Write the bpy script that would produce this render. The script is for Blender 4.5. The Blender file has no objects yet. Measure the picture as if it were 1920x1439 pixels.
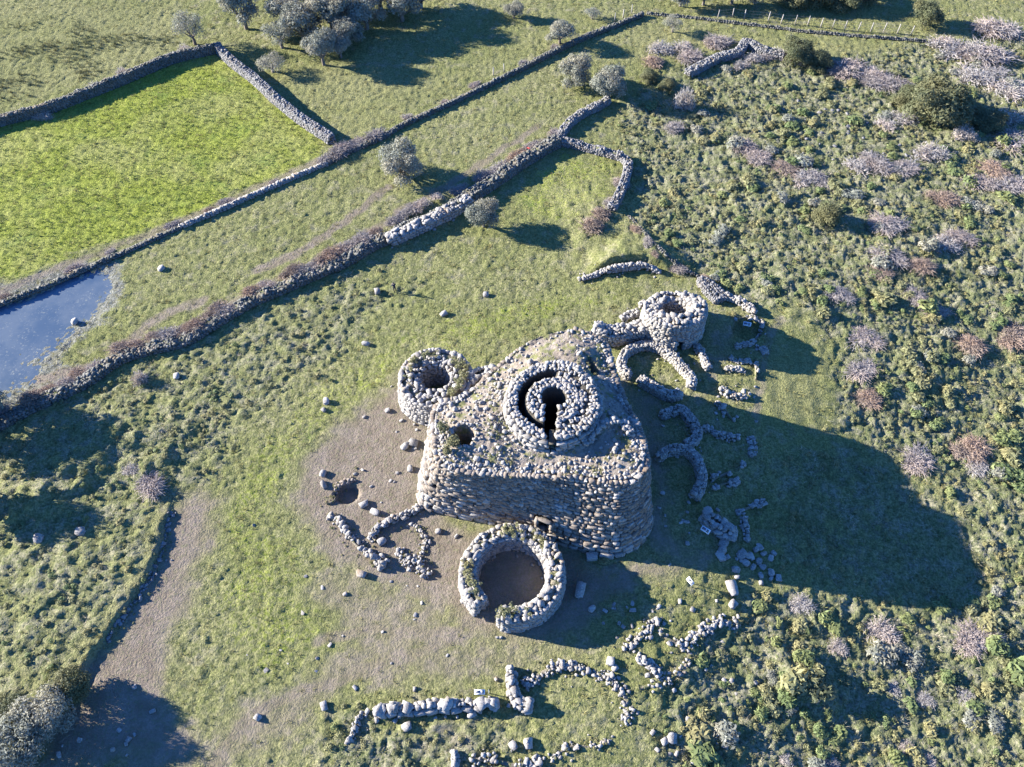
import bpy, math, random
import numpy as np
from mathutils import Matrix, Vector

# ------------------------------------------------------------------ camera, sky, sun, exposure
sc = bpy.context.scene
C = sc.collection
CAM_H, PITCH, FPX = 74.0, math.radians(55), 1461.0
cam_d = bpy.data.cameras.new('camera'); cam = bpy.data.objects.new('camera', cam_d); C.objects.link(cam)
cam.location = (0, 0, CAM_H); cam.rotation_euler = (math.pi/2 - PITCH, 0, 0)
cam_d.sensor_width = 36; cam_d.lens = FPX/1920*36; cam_d.clip_start = 1; cam_d.clip_end = 6000
sc.camera = cam
SUN_EL = math.radians(18.4)
SUN_AZ = (-0.972, 0.235)                        # horizontal direction towards the sun
world = bpy.data.worlds.new('World'); sc.world = world; world.use_nodes = True
wn = world.node_tree; wn.nodes.clear()
sky = wn.nodes.new('ShaderNodeTexSky'); sky.sky_type = 'NISHITA'; sky.sun_disc = False
sky.sun_elevation = SUN_EL; sky.sun_rotation = math.atan2(SUN_AZ[0], SUN_AZ[1]) % (2*math.pi)
sky.altitude = 300; sky.air_density = 1.0; sky.dust_density = 0.0; sky.ozone_density = 3.0
bg = wn.nodes.new('ShaderNodeBackground'); bg.inputs['Strength'].default_value = 0.066
wo = wn.nodes.new('ShaderNodeOutputWorld')
tint = wn.nodes.new('ShaderNodeMix'); tint.data_type = 'RGBA'; tint.blend_type = 'MULTIPLY'; tint.inputs[0].default_value = 1; tint.inputs[7].default_value = (.40, .78, 1.42, 1)   # deep winter blue
wn.links.new(sky.outputs[0], tint.inputs[6]); wn.links.new(tint.outputs[2], bg.inputs[0]); wn.links.new(bg.outputs[0], wo.inputs[0])
sun_d = bpy.data.lights.new('sun', 'SUN'); sun = bpy.data.objects.new('sun', sun_d); C.objects.link(sun)
sun_d.energy = 5.0; sun_d.angle = math.radians(0.5); sun_d.color = (1.0, 0.955, 0.88)
_s = Vector((SUN_AZ[0]*math.cos(SUN_EL), SUN_AZ[1]*math.cos(SUN_EL), math.sin(SUN_EL)))
sun.rotation_euler = _s.to_track_quat('Z', 'Y').to_euler(); sun.location = (-60, 60, 60)
vs = sc.view_settings
vs.view_transform = 'Standard'; vs.look = 'None'; vs.gamma = 1; vs.use_curve_mapping = False
vs.exposure = 2.08
sc.cycles.use_denoising = True
sc.cycles.max_bounces = 5; sc.cycles.diffuse_bounces = 2; sc.cycles.glossy_bounces = 2
sc.cycles.transparent_max_bounces = 4

random.seed(7); rng = np.random.default_rng(7)
U = random.uniform

# ------------------------------------------------------------------ geometry helpers
_fw = np.array([0, math.cos(PITCH), -math.sin(PITCH)]); _rt = np.array([1., 0, 0]); _up = np.array([0, math.sin(PITCH), math.cos(PITCH)])
def at(px, py, z=0.0):
    d = _fw + _rt*(px-960)/FPX + _up*(719.5-py)/FPX
    t = (z-CAM_H)/d[2]
    p = np.array([0, 0, CAM_H]) + d*t
    return p
def view_px(P):                                  # pixel position and pixels per metre of world points (n,3)
    v = np.asarray(P, float) - np.array([0, 0, CAM_H]); w = v @ _fw
    return 960+FPX*(v@_rt)/w, 719.5-FPX*(v@_up)/w, FPX/w

_GR = {}
def perlin(x, y, seed=0):
    if seed not in _GR:
        g = np.random.default_rng(seed).uniform(0, 2*np.pi, 4096); _GR[seed] = (np.cos(g), np.sin(g))
    gx, gy = _GR[seed]
    xi = np.floor(x).astype(np.int64); yi = np.floor(y).astype(np.int64); xf = x-xi; yf = y-yi
    def gr(ix, iy, dx, dy):
        k = ((ix*73856093) ^ (iy*19349663) ^ (seed*83492791)) & 4095
        return gx[k]*dx+gy[k]*dy
    u = xf*xf*xf*(xf*(xf*6-15)+10); v = yf*yf*yf*(yf*(yf*6-15)+10)
    a = gr(xi, yi, xf, yf); b = gr(xi+1, yi, xf-1, yf); c = gr(xi, yi+1, xf, yf-1); d = gr(xi+1, yi+1, xf-1, yf-1)
    return (a+u*(b-a)+v*((c+u*(d-c))-(a+u*(b-a))))*1.4
def fbm(x, y, f, o=3, seed=0):
    s = 0; a = 1
    for i in range(o):
        s = s+a*perlin(x*f, y*f, seed+i*11); f *= 2.03; a *= .5
    return s
def sstep(e0, e1, x):
    t = np.clip((x-e0)/(e1-e0), 0, 1); return t*t*(3-2*t)
def seg_dist(x, y, pts, closed=False):
    P = np.asarray(pts)[:, :2]; best = np.full(np.shape(x), 1e9)
    n = len(P)
    for i in range(n if closed else n-1):
        a = P[i]; b = P[(i+1) % n]; d = b-a; L = d@d+1e-9
        t = np.clip(((x-a[0])*d[0]+(y-a[1])*d[1])/L, 0, 1)
        best = np.minimum(best, np.hypot(x-a[0]-t*d[0], y-a[1]-t*d[1]))
    return best
def inside(x, y, pts):
    P = np.asarray(pts)[:, :2]; r = np.zeros(np.shape(x), bool); n = len(P)
    for i in range(n):
        a = P[i]; b = P[(i+1) % n]
        c = ((a[1] > y) != (b[1] > y)) & (x < (b[0]-a[0])*(y-a[1])/(b[1]-a[1]+1e-12)+a[0])
        r ^= c
    return r
def sdist(x, y, pts):                            # positive inside
    d = seg_dist(x, y, pts, True); return np.where(inside(x, y, pts), d, -d)
def W(pxs, z=0.0):
    return np.array([at(p[0], p[1], z)[:2] for p in pxs])
def catmull(P, step, closed=False):
    P = np.asarray(P, float); n = len(P); out = []
    for i in range(n if closed else n-1):
        if closed: p0, p1, p2, p3 = P[i-1], P[i], P[(i+1) % n], P[(i+2) % n]
        else: p0, p1, p2, p3 = P[max(i-1, 0)], P[i], P[i+1], P[min(i+2, n-1)]
        k = max(1, int(round(np.linalg.norm((p2-p1)[:2])/step)))
        for j in range(k):
            t = j/k
            out.append(.5*((2*p1)+(-p0+p2)*t+(2*p0-5*p1+4*p2-p3)*t*t+(-p0+3*p1-3*p2+p3)*t**3))
    if not closed: out.append(P[-1])
    return np.array(out)

# ------------------------------------------------------------------ terrain height
BANK = W([(322, 955), (312, 985), (303, 1030), (278, 1085), (250, 1130), (215, 1175), (180, 1225), (150, 1280), (110, 1350)])
M_FRONT = W([(1087, 521), (1123, 511), (1147, 504), (1173, 500), (1207, 498), (1237, 507), (1267, 521)])
M_BACK = W([(1267, 521), (1318, 520), (1300, 480), (1240, 445), (1160, 440), (1098, 475), (1087, 521)])
M_POLY = np.vstack([M_FRONT, M_BACK[1:-1]])
HUMPS = [(235, 815, 3.2, .8), (285, 875, 2.6, .7), (150, 880, 3.5, .7), (330, 800, 2.2, .4), (60, 930, 4, .8), (1160, 455, 7, .5),
         (90, 1060, 7, .5), (1490, 1265, 2.2, .6), (1540, 1290, 2, .5), (1500, 560, 6, .4), (1750, 700, 6, .4), (1690, 440, 7, .5), (1100, 400, 5, .25),
         (1420, 390, 6, .45), (1580, 1040, 7, .35), (1230, 1240, 4, .3)]
HUMPW = [(at(a, b), r, h) for a, b, r, h in HUMPS]
PITS = [(at(650, 925), 1.25, 1.1, .75), (at(1402, 616), 1.9, 1.6, .9)]
def hgt(x, y):
    x = np.asarray(x, float); y = np.asarray(y, float)
    h = .22*perlin(x*.035, y*.035, 3)+.10*perlin(x*.09, y*.09, 5)
    # the site falls away to the south-east
    h = h-2.5*sstep(15, 50, x+(38-y)*.45)*sstep(75, 45, y)
    # bank of the excavated strip: higher on its west side
    d = seg_dist(x, y, BANK)
    bx = np.interp(y, BANK[::-1, 1], BANK[::-1, 0])
    side = bx-x                                     # >0 west of it
    wob = .25*perlin(x*.8, y*.8, 21)
    fy = sstep(BANK[0, 1]+1.2, BANK[0, 1]-1.0, y)*sstep(BANK[-1, 1]-3, BANK[-1, 1], y)
    h = h+.52*fy*sstep(-.15, .30, side+wob)*sstep(16, 3, side)
    # earth mound held by a stone face
    ins = sdist(x, y, M_POLY)
    h = h+np.where(ins > 0, 1.25*sstep(0, .35, seg_dist(x, y, M_FRONT))*sstep(0, 3.5, seg_dist(x, y, M_BACK)), 0)
    for p, r, a in HUMPW:
        h = h+a*np.exp(-((x-p[0])**2+(y-p[1])**2)/(r*r))*(1+.6*perlin(x*.6, y*.6, 31))
    for p, rx, ry, a in PITS:
        q = np.hypot((x-p[0])/rx, (y-p[1])/ry)
        h = h-a*sstep(1.12, .85, q)
    return h
def gp(px, py, dz=0.0):                            # ground point seen at a pixel
    z = 0.0
    for _ in range(3):
        p = at(px, py, z+dz); z = float(hgt(p[0], p[1]))
    p = at(px, py, z+dz); return np.array([p[0], p[1], z])

# ------------------------------------------------------------------ materials
def new_mat(name, rough=.9, spec=.2):
    m = bpy.data.materials.new(name); m.use_nodes = True; nt = m.node_tree
    b = nt.nodes['Principled BSDF']; b.inputs['Roughness'].default_value = rough
    b.inputs['Specular IOR Level'].default_value = spec
    return m, nt, b
def nd(nt, t, **k):
    n = nt.nodes.new(t)
    for a, v in k.items():
        if a.startswith('i_'):
            key = a[2:]; key = int(key) if key.isdigit() else key
            n.inputs[key].default_value = v
        else: setattr(n, a, v)
    return n
def mixc(nt, fac, a, b, bt='MIX'):
    n = nt.nodes.new('ShaderNodeMix'); n.data_type = 'RGBA'; n.blend_type = bt
    for sock, v in ((0, fac), (6, a), (7, b)):
        if isinstance(v, (int, float)): n.inputs[sock].default_value = v
        elif isinstance(v, tuple): n.inputs[sock].default_value = (*v, 1)
        else: nt.links.new(v, n.inputs[sock])
    return n.outputs[2]
def mth(nt, op, a, b=None, c=None, clamp=False):
    n = nt.nodes.new('ShaderNodeMath'); n.operation = op; n.use_clamp = clamp
    for i, v in enumerate((a, b, c)):
        if v is None: continue
        if isinstance(v, (int, float)): n.inputs[i].default_value = v
        else: nt.links.new(v, n.inputs[i])
    return n.outputs[0]
def noise(nt, vec, scale, detail=3, rough=.55):
    n = nd(nt, 'ShaderNodeTexNoise'); n.inputs['Scale'].default_value = scale; n.inputs['Detail'].default_value = detail; n.inputs['Roughness'].default_value = rough
    nt.links.new(vec, n.inputs['Vector']); return n.outputs[0]
def ramp(nt, v, a, b):
    n = nd(nt, 'ShaderNodeMapRange', interpolation_type='SMOOTHSTEP', clamp=True); nt.links.new(v, n.inputs[0])
    n.inputs[1].default_value = a; n.inputs[2].default_value = b; return n.outputs[0]
def bump(nt, h, strength, dist, bsdf):
    b = nd(nt, 'ShaderNodeBump'); b.inputs['Strength'].default_value = strength; b.inputs['Distance'].default_value = dist
    nt.links.new(h, b.inputs['Height']); nt.links.new(b.outputs[0], bsdf.inputs['Normal'])
def rnd_value(nt):
    a = nd(nt, 'ShaderNodeAttribute', attribute_name='rnd'); o = nd(nt, 'ShaderNodeObjectInfo')
    return mth(nt, 'FRACT', mth(nt, 'ADD', a.outputs['Fac'], o.outputs['Random']))

def stone_mat(name, c1, c2, c3, lichen):
    m, nt, b = new_mat(name, .92, .15)
    g = nd(nt, 'ShaderNodeNewGeometry'); r = rnd_value(nt)
    n1 = noise(nt, g.outputs['Position'], 1.6, 4, .6); n2 = noise(nt, g.outputs['Position'], 7, 5, .65)
    n3 = noise(nt, g.outputs['Position'], .35, 2)
    col = mixc(nt, r, c1, c2)
    col = mixc(nt, ramp(nt, n1, .45, .72), col, c3)
    col = mixc(nt, mth(nt, 'MULTIPLY', ramp(nt, n2, .52, .68), .75), col, lichen)
    dk = mixc(nt, mth(nt, 'MULTIPLY', ramp(nt, n2, .48, .30), .6), col, (.06, .055, .05))
    rust = mixc(nt, mth(nt, 'MULTIPLY', mth(nt, 'MULTIPLY', ramp(nt, n3, .5, .7), ramp(nt, r, .5, .9)), .45), dk, (.24, .15, .07))
    nt.links.new(rust, b.inputs['Base Color'])
    bump(nt, n2, .6, .09, b)
    return m
MAT = {}
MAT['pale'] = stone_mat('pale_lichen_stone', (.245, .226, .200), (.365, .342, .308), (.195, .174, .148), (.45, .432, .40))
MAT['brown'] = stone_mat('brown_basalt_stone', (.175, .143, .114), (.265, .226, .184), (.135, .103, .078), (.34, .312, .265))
MAT['dark'] = stone_mat('moss_and_shade_stone', (.10, .098, .085), (.17, .165, .15), (.085, .085, .055), (.23, .23, .205))  # dark stone; on the far wall its tone stands in for shade
MAT['grey'] = stone_mat('grey_field_stone', (.15, .145, .14), (.245, .238, .232), (.12, .115, .105), (.31, .30, .295))

def earth_mat(name, a, b_, c, scale=1.0, green=None):
    m, nt, b = new_mat(name, 1, .05)
    g = nd(nt, 'ShaderNodeNewGeometry')
    n1 = noise(nt, g.outputs['Position'], .5*scale, 4, .6); n2 = noise(nt, g.outputs['Position'], 5*scale, 4, .65)
    col = mixc(nt, ramp(nt, n1, .4, .65), a, b_); col = mixc(nt, ramp(nt, n2, .45, .7), col, c)
    if green:
        n4 = noise(nt, g.outputs['Position'], .9, 4, .7)
        col = mixc(nt, mth(nt, 'MULTIPLY', ramp(nt, n4, .50, .62), .85), col, green)
    nt.links.new(col, b.inputs['Base Color']); bump(nt, n2, .7, .12, b)
    return m
MAT['core'] = earth_mat('wall_fill_earth', (.075, .068, .055), (.105, .092, .072), (.055, .05, .04), 1.5)  # darkened so that wells, shafts and passages look shaded
MAT['platform'] = earth_mat('platform_earth', (.25, .205, .16), (.31, .265, .215), (.20, .165, .12), 1.2, (.15, .155, .055))
MAT['walltop'] = earth_mat('wall_top_earth', (.18, .155, .12), (.22, .19, .14), (.12, .11, .07), 1.5, (.13, .15, .05))

def leaf_mat(name, a, b_, trans=.25):
    m, nt, b = new_mat(name, .7, .25)
    g = nd(nt, 'ShaderNodeNewGeometry'); r = nd(nt, 'ShaderNodeAttribute', attribute_name='rnd'); o = nd(nt, 'ShaderNodeObjectInfo')
    f = mth(nt, 'ADD', mth(nt, 'MULTIPLY', r.outputs['Fac'], .7), mth(nt, 'MULTIPLY', o.outputs['Random'], .3))
    col = mixc(nt, f, a, b_)
    n1 = noise(nt, g.outputs['Position'], .22, 2)
    col = mixc(nt, mth(nt, 'MULTIPLY', ramp(nt, n1, .42, .62), .45), col, (b_[0]*1.25, b_[1]*1.05, b_[2]*.9))
    nt.links.new(col, b.inputs['Base Color'])
    t = nd(nt, 'ShaderNodeBsdfTranslucent'); nt.links.new(col, t.inputs[0])
    mx = nd(nt, 'ShaderNodeMixShader'); mx.inputs[0].default_value = trans
    nt.links.new(b.outputs[0], mx.inputs[1]); nt.links.new(t.outputs[0], mx.inputs[2])
    nt.links.new(mx.outputs[0], nt.nodes['Material Output'].inputs['Surface'])
    return m
MAT['olive'] = leaf_mat('olive_leaves', (.14, .15, .11), (.31, .315, .255))
MAT['evergreen'] = leaf_mat('evergreen_leaves', (.07, .085, .04), (.16, .165, .085))
MAT['fern'] = leaf_mat('fennel_leaves', (.10, .14, .05), (.215, .25, .105))
MAT['weed'] = leaf_mat('weed_leaves', (.145, .152, .068), (.29, .282, .14))
MAT['grass'] = leaf_mat('grass_blades', (.17, .175, .06), (.30, .285, .125))
MAT['lushgrass'] = leaf_mat('lush_grass_blades', (.17, .215, .04), (.28, .32, .085))
MAT['drygrass'] = leaf_mat('dry_stalks', (.30, .27, .19), (.46, .43, .33))
MAT['twig'] = leaf_mat('bare_twigs', (.235, .205, .19), (.40, .36, .335), .05)
MAT['twigbrown'] = leaf_mat('brown_twigs', (.21, .16, .125), (.34, .265, .21), .05)
MAT['twigpale'] = leaf_mat('pale_twigs', (.33, .30, .27), (.48, .44, .40), .05)
MAT['bark'] = earth_mat('olive_bark', (.17, .14, .11), (.22, .19, .16), (.10, .085, .07), 3)
def plain(name, c, rough=.6, metal=0.0):
    m, nt, b = new_mat(name, rough, .4)
    g = nd(nt, 'ShaderNodeNewGeometry'); n = noise(nt, g.outputs['Position'], 9, 3)
    nt.links.new(mixc(nt, ramp(nt, n, .3, .7), tuple(v*.85 for v in c), c), b.inputs['Base Color']); b.inputs['Metallic'].default_value = metal
    return m
MAT['signwhite'] = plain('sign_white', (.75, .76, .78), .35)
MAT['signprint'] = plain('sign_print', (.12, .13, .16), .5)
MAT['steel'] = plain('weathered_steel', (.22, .22, .22), .5, .3)
MAT['post'] = plain('weathered_post', (.34, .31, .27), .9)
MAT['jacket'] = plain('navy_jacket', (.022, .028, .05), .9)
MAT['trousers'] = plain('dark_trousers', (.02, .022, .03), .9)
MAT['skin'] = plain('skin', (.42, .27, .20), .6)
MAT['hair'] = plain('dark_hair', (.02, .015, .012), .8)
MAT['red'] = plain('red_cloth', (.55, .07, .05), .8)
MAT['concrete'] = earth_mat('weathered_concrete', (.27, .265, .23), (.34, .33, .29), (.20, .20, .16), 2, (.14, .155, .07))

# ------------------------------------------------------------------ object helpers
def tag(o, label=None, cat=None, group=None, kind=None):
    if label: o['label'] = label
    if cat: o['category'] = cat
    if group: o['group'] = group
    if kind: o['kind'] = kind
    return o
def link(name, data, parent=None, loc=None):
    o = bpy.data.objects.new(name, data); C.objects.link(o)
    if parent is not None: o.parent = parent
    if loc is not None: o.location = loc
    return o
def thing(name, label, cat, loc, group=None):
    o = link(name, None, loc=tuple(float(v) for v in loc)); o.empty_display_size = .3
    return tag(o, label, cat, group, 'thing')
def mesh_np(name, V, F, mat, rnd=None, smooth=False):
    """V (n,3); F (m,k) int array or list of arrays with different k"""
    me = bpy.data.meshes.new(name); V = np.ascontiguousarray(V, dtype=np.float32)
    Fs = F if isinstance(F, list) else [F]
    Fs = [np.asarray(f, np.int32) for f in Fs if len(f)]
    me.vertices.add(len(V)); me.vertices.foreach_set('co', V.ravel())
    nl = sum(f.size for f in Fs); nf = sum(len(f) for f in Fs)
    me.loops.add(nl); me.polygons.add(nf)
    me.loops.foreach_set('vertex_index', np.concatenate([f.ravel() for f in Fs]))
    sizes = np.concatenate([np.full(len(f), f.shape[1], np.int32) for f in Fs])
    st = np.concatenate([[0], np.cumsum(sizes)[:-1]]).astype(np.int32)
    me.polygons.foreach_set('loop_start', st)
    if smooth: me.polygons.foreach_set('use_smooth', np.ones(nf, bool))
    if mat is not None: me.materials.append(mat)
    me.update(calc_edges=True)
    if rnd is not None:
        at_ = me.attributes.new('rnd', 'FLOAT', 'POINT'); at_.data.foreach_set('value', np.asarray(rnd, np.float32))
    return me

# rock prototypes: 26-vertex rounded, uneven blocks (48 triangles)
_g = [(i, j, k) for i in (-1, 0, 1) for j in (-1, 0, 1) for k in (-1, 0, 1) if (i, j, k) != (0, 0, 0)]
_gi = {p: n for n, p in enumerate(_g)}
ROCK_F = []
for ax in range(3):
    for s in (-1, 1):
        o1, o2 = (ax+1) % 3, (ax+2) % 3
        for a in (-1, 0):
            for b in (-1, 0):
                q = []
                for da, db in ((0, 0), (1, 0), (1, 1), (0, 1)):
                    p = [0, 0, 0]; p[ax] = s; p[o1] = a+da; p[o2] = b+db; q.append(_gi[tuple(p)])
                ROCK_F.append(q if s > 0 else q[::-1])
ROCK_F = np.array(ROCK_F)
ROCK_V = []
for v in range(14):
    P = np.array(_g, float); nrm = (np.abs(P)**5.5).sum(1)**(1/5.5)
    Q = P/nrm[:, None]*1.02
    Q = Q+rng.normal(0, .105, Q.shape); Q[:, 2] *= 1+.12*Q[:, 0]*U(-1, 1); Q[:, 1] *= 1+.15*Q[:, 0]*U(-1, 1)
    ROCK_V.append(Q)
ROCK_V = np.array(ROCK_V)
ROCK_ME = {}
def rock_mesh(v, mat):
    if (v, mat) not in ROCK_ME: ROCK_ME[(v, mat)] = mesh_np('stone', ROCK_V[v], ROCK_F, MAT[mat])
    return ROCK_ME[(v, mat)]
# twelve-triangle chips for far field walls
CHIP_V = []
for v in range(8):
    P = np.array([(i, j, k) for i in (-1, 1) for j in (-1, 1) for k in (-1, 1)], float)
    CHIP_V.append(P*rng.uniform(.62, 1.05, P.shape))
CHIP_V = np.array(CHIP_V)
CHIP_F = np.array([(0, 1, 3, 2), (4, 6, 7, 5), (0, 4, 5, 1), (2, 3, 7, 6), (0, 2, 6, 4), (1, 5, 7, 3)])

def rot_jit(a):
    rx, ry, rz = rng.normal(0, a, 3)
    cx, sx, cy, sy, cz, sz = math.cos(rx), math.sin(rx), math.cos(ry), math.sin(ry), math.cos(rz), math.sin(rz)
    return np.array([[cz*cy, cz*sy*sx-sz*cx, cz*sy*cx+sz*sx], [sz*cy, sz*sy*sx+cz*cx, sz*sy*cx-cz*sx], [-sy, cy*sx, cy*cx]])
def stone_xf(pos, t, n, size, jit=.08):
    """4x3: rows = scaled axes x,y,z and position; size = full length, depth, height"""
    t = np.array([t[0], t[1], 0.]); t /= np.linalg.norm(t)+1e-9
    n = np.asarray(n, float); n = n-t*(n@t); n /= np.linalg.norm(n)+1e-9
    u = np.cross(t, n);
    if u[2] < 0: u = -u; t = -t
    A = np.stack([t, n, u], 1) @ rot_jit(jit)
    M = np.zeros((4, 3)); M[:3] = (A*(np.array(size)/2)).T; M[3] = pos
    return M
def loose_xf(pos, s, flat=.7, jit=.25):
    a = U(0, 6.28); e = U(.75, 1.35)
    return stone_xf(pos, (math.cos(a), math.sin(a)), (-math.sin(a), math.cos(a), 0), (s*e, s/e, s*flat*U(.8, 1.2)), jit)
def merge_stones(name, X, mat, root, parent, chip=False):
    if len(X) == 0: return None
    X = np.array(X); lib, F = (CHIP_V, CHIP_F) if chip else (ROCK_V, ROCK_F)
    vi = rng.integers(0, len(lib), len(X)); B = lib[vi]
    V = np.einsum('nvi,nij->nvj', B, X[:, :3])+X[:, 3][:, None, :]-np.asarray(root.location)
    nv = B.shape[1]; Fa = (F[None]+(np.arange(len(X))*nv)[:, None, None]).reshape(-1, 4)
    me = mesh_np(name, V.reshape(-1, 3), Fa, MAT[mat], np.repeat(rng.random(len(X)), nv))
    o = link(name, me, parent); tag(o, kind='stuff'); return o
def emit_stones(X, mat, root, parent=None, limit=300, minpx=9.0, name='stone', rest='small_stones', chip=False, vis=None):
    """the largest in view become parts of their own, the others one joined part"""
    if len(X) == 0: return
    parent = parent or root; X = np.array(X); mats = mat if isinstance(mat, list) else [mat]*len(X)
    mats = np.array(mats)
    x, y, s = view_px(X[:, 3]); L = np.sort(np.linalg.norm(X[:, :3], axis=2), axis=1)[:, ::-1]*2
    app = s*(L[:, 0]*.6+L[:, 1]*.4)
    ok = (x > -10) & (x < 1930) & (y > -10) & (y < 1449) & (app > minpx)
    if vis is not None: ok &= np.array(vis, bool)
    if chip: ok[:] = False
    idx = np.where(ok)[0]; idx = idx[np.argsort(-app[idx])][:limit]
    rl = np.array(root.location)
    for i in idx:
        o = link(name, rock_mesh(int(rng.integers(len(ROCK_V))), str(mats[i])), parent)
        M = Matrix.Identity(4)
        for r in range(3):
            for c in range(3): M[r][c] = X[i][c][r]
            M[r][3] = X[i][3][r]-rl[r]
        o.matrix_basis = M
    keep = np.ones(len(X), bool); keep[idx] = False
    for mt in sorted(set(mats[keep])):
        merge_stones(rest, X[keep & (mats == mt)], str(mt), root, parent, chip)

def ruled_stones(B, T, zb, zt, closed, ch, ln, depth, sgn=1, jit=.06, skip=None, vmax=1.0, out=.05, drop=0.0, var=.3, fill=1.0, vexp=.7):
    """courses of stones over the surface ruled between base curve B and top curve T"""
    n = len(B); X = []; V = []
    seg = np.linalg.norm(np.diff(np.vstack([B, B[:1]]) if closed else B, axis=0), axis=1)
    cum = np.concatenate([[0], np.cumsum(seg)]); Lt = cum[-1]
    ext = lambda A: np.concatenate([A, A[:1]]) if closed else A
    B_, T_, zb_, zt_ = ext(B), ext(T), ext(zb), ext(zt)
    I = lambda s, A: np.array([np.interp(s, cum, A[:, k]) for k in (0, 1)])
    Hm = float(np.max(zt-zb)); z = 0.0
    while z < Hm*vmax:
        v = z/Hm; c = (ch[0]+(ch[1]-ch[0])*min(1, v**vexp))*U(.88, 1.12)
        s = U(0, .6)*ln[0]
        while s < Lt-.1:
            l = (ln[0]+(ln[1]-ln[0])*min(1, v**vexp))*U(.55, 1.6)
            sm = min(s+l/2, Lt-.02); zz = z+c/2
            h = np.interp(sm, cum, zt_)-np.interp(sm, cum, zb_)
            if zz < h-.25*c and U(0, 1) >= drop and not (skip and skip(sm/Lt, zz)):
                vv = zz/h; b = I(sm, B_); t = I(sm, T_); p = b+(t-b)*vv
                d = I(min(sm+.15, Lt), B_)-I(max(sm-.15, 0), B_); d /= np.linalg.norm(d)+1e-9
                nrm = np.array([d[1], -d[0]])*sgn
                lean = (b-t)@nrm/max(h, .1)
                pos = np.array([p[0]+nrm[0]*out*U(-.6, 1.6), p[1]+nrm[1]*out*U(-.6, 1.6), np.interp(sm, cum, zb_)+zz])
                X.append(stone_xf(pos, d, (nrm[0], nrm[1], lean), (l*1.03*fill, depth*U(.8, 1.25), c*1.04*fill*U(1-var*.6, 1+var*.7)), jit))
                V.append((-pos[0]*nrm[0]-pos[1]*nrm[1]+(CAM_H-pos[2])*lean) > 0)
            s += l
        z += c
    return X, V
def offset(P, d, closed):
    if closed: t = np.roll(P, -1, 0)-np.roll(P, 1, 0)
    else:
        t = np.gradient(P, axis=0)
    t /= np.linalg.norm(t, axis=1)[:, None]+1e-9
    return P+np.stack([t[:, 1], -t[:, 0]], 1)*np.asarray(d).reshape(-1, 1)

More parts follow.
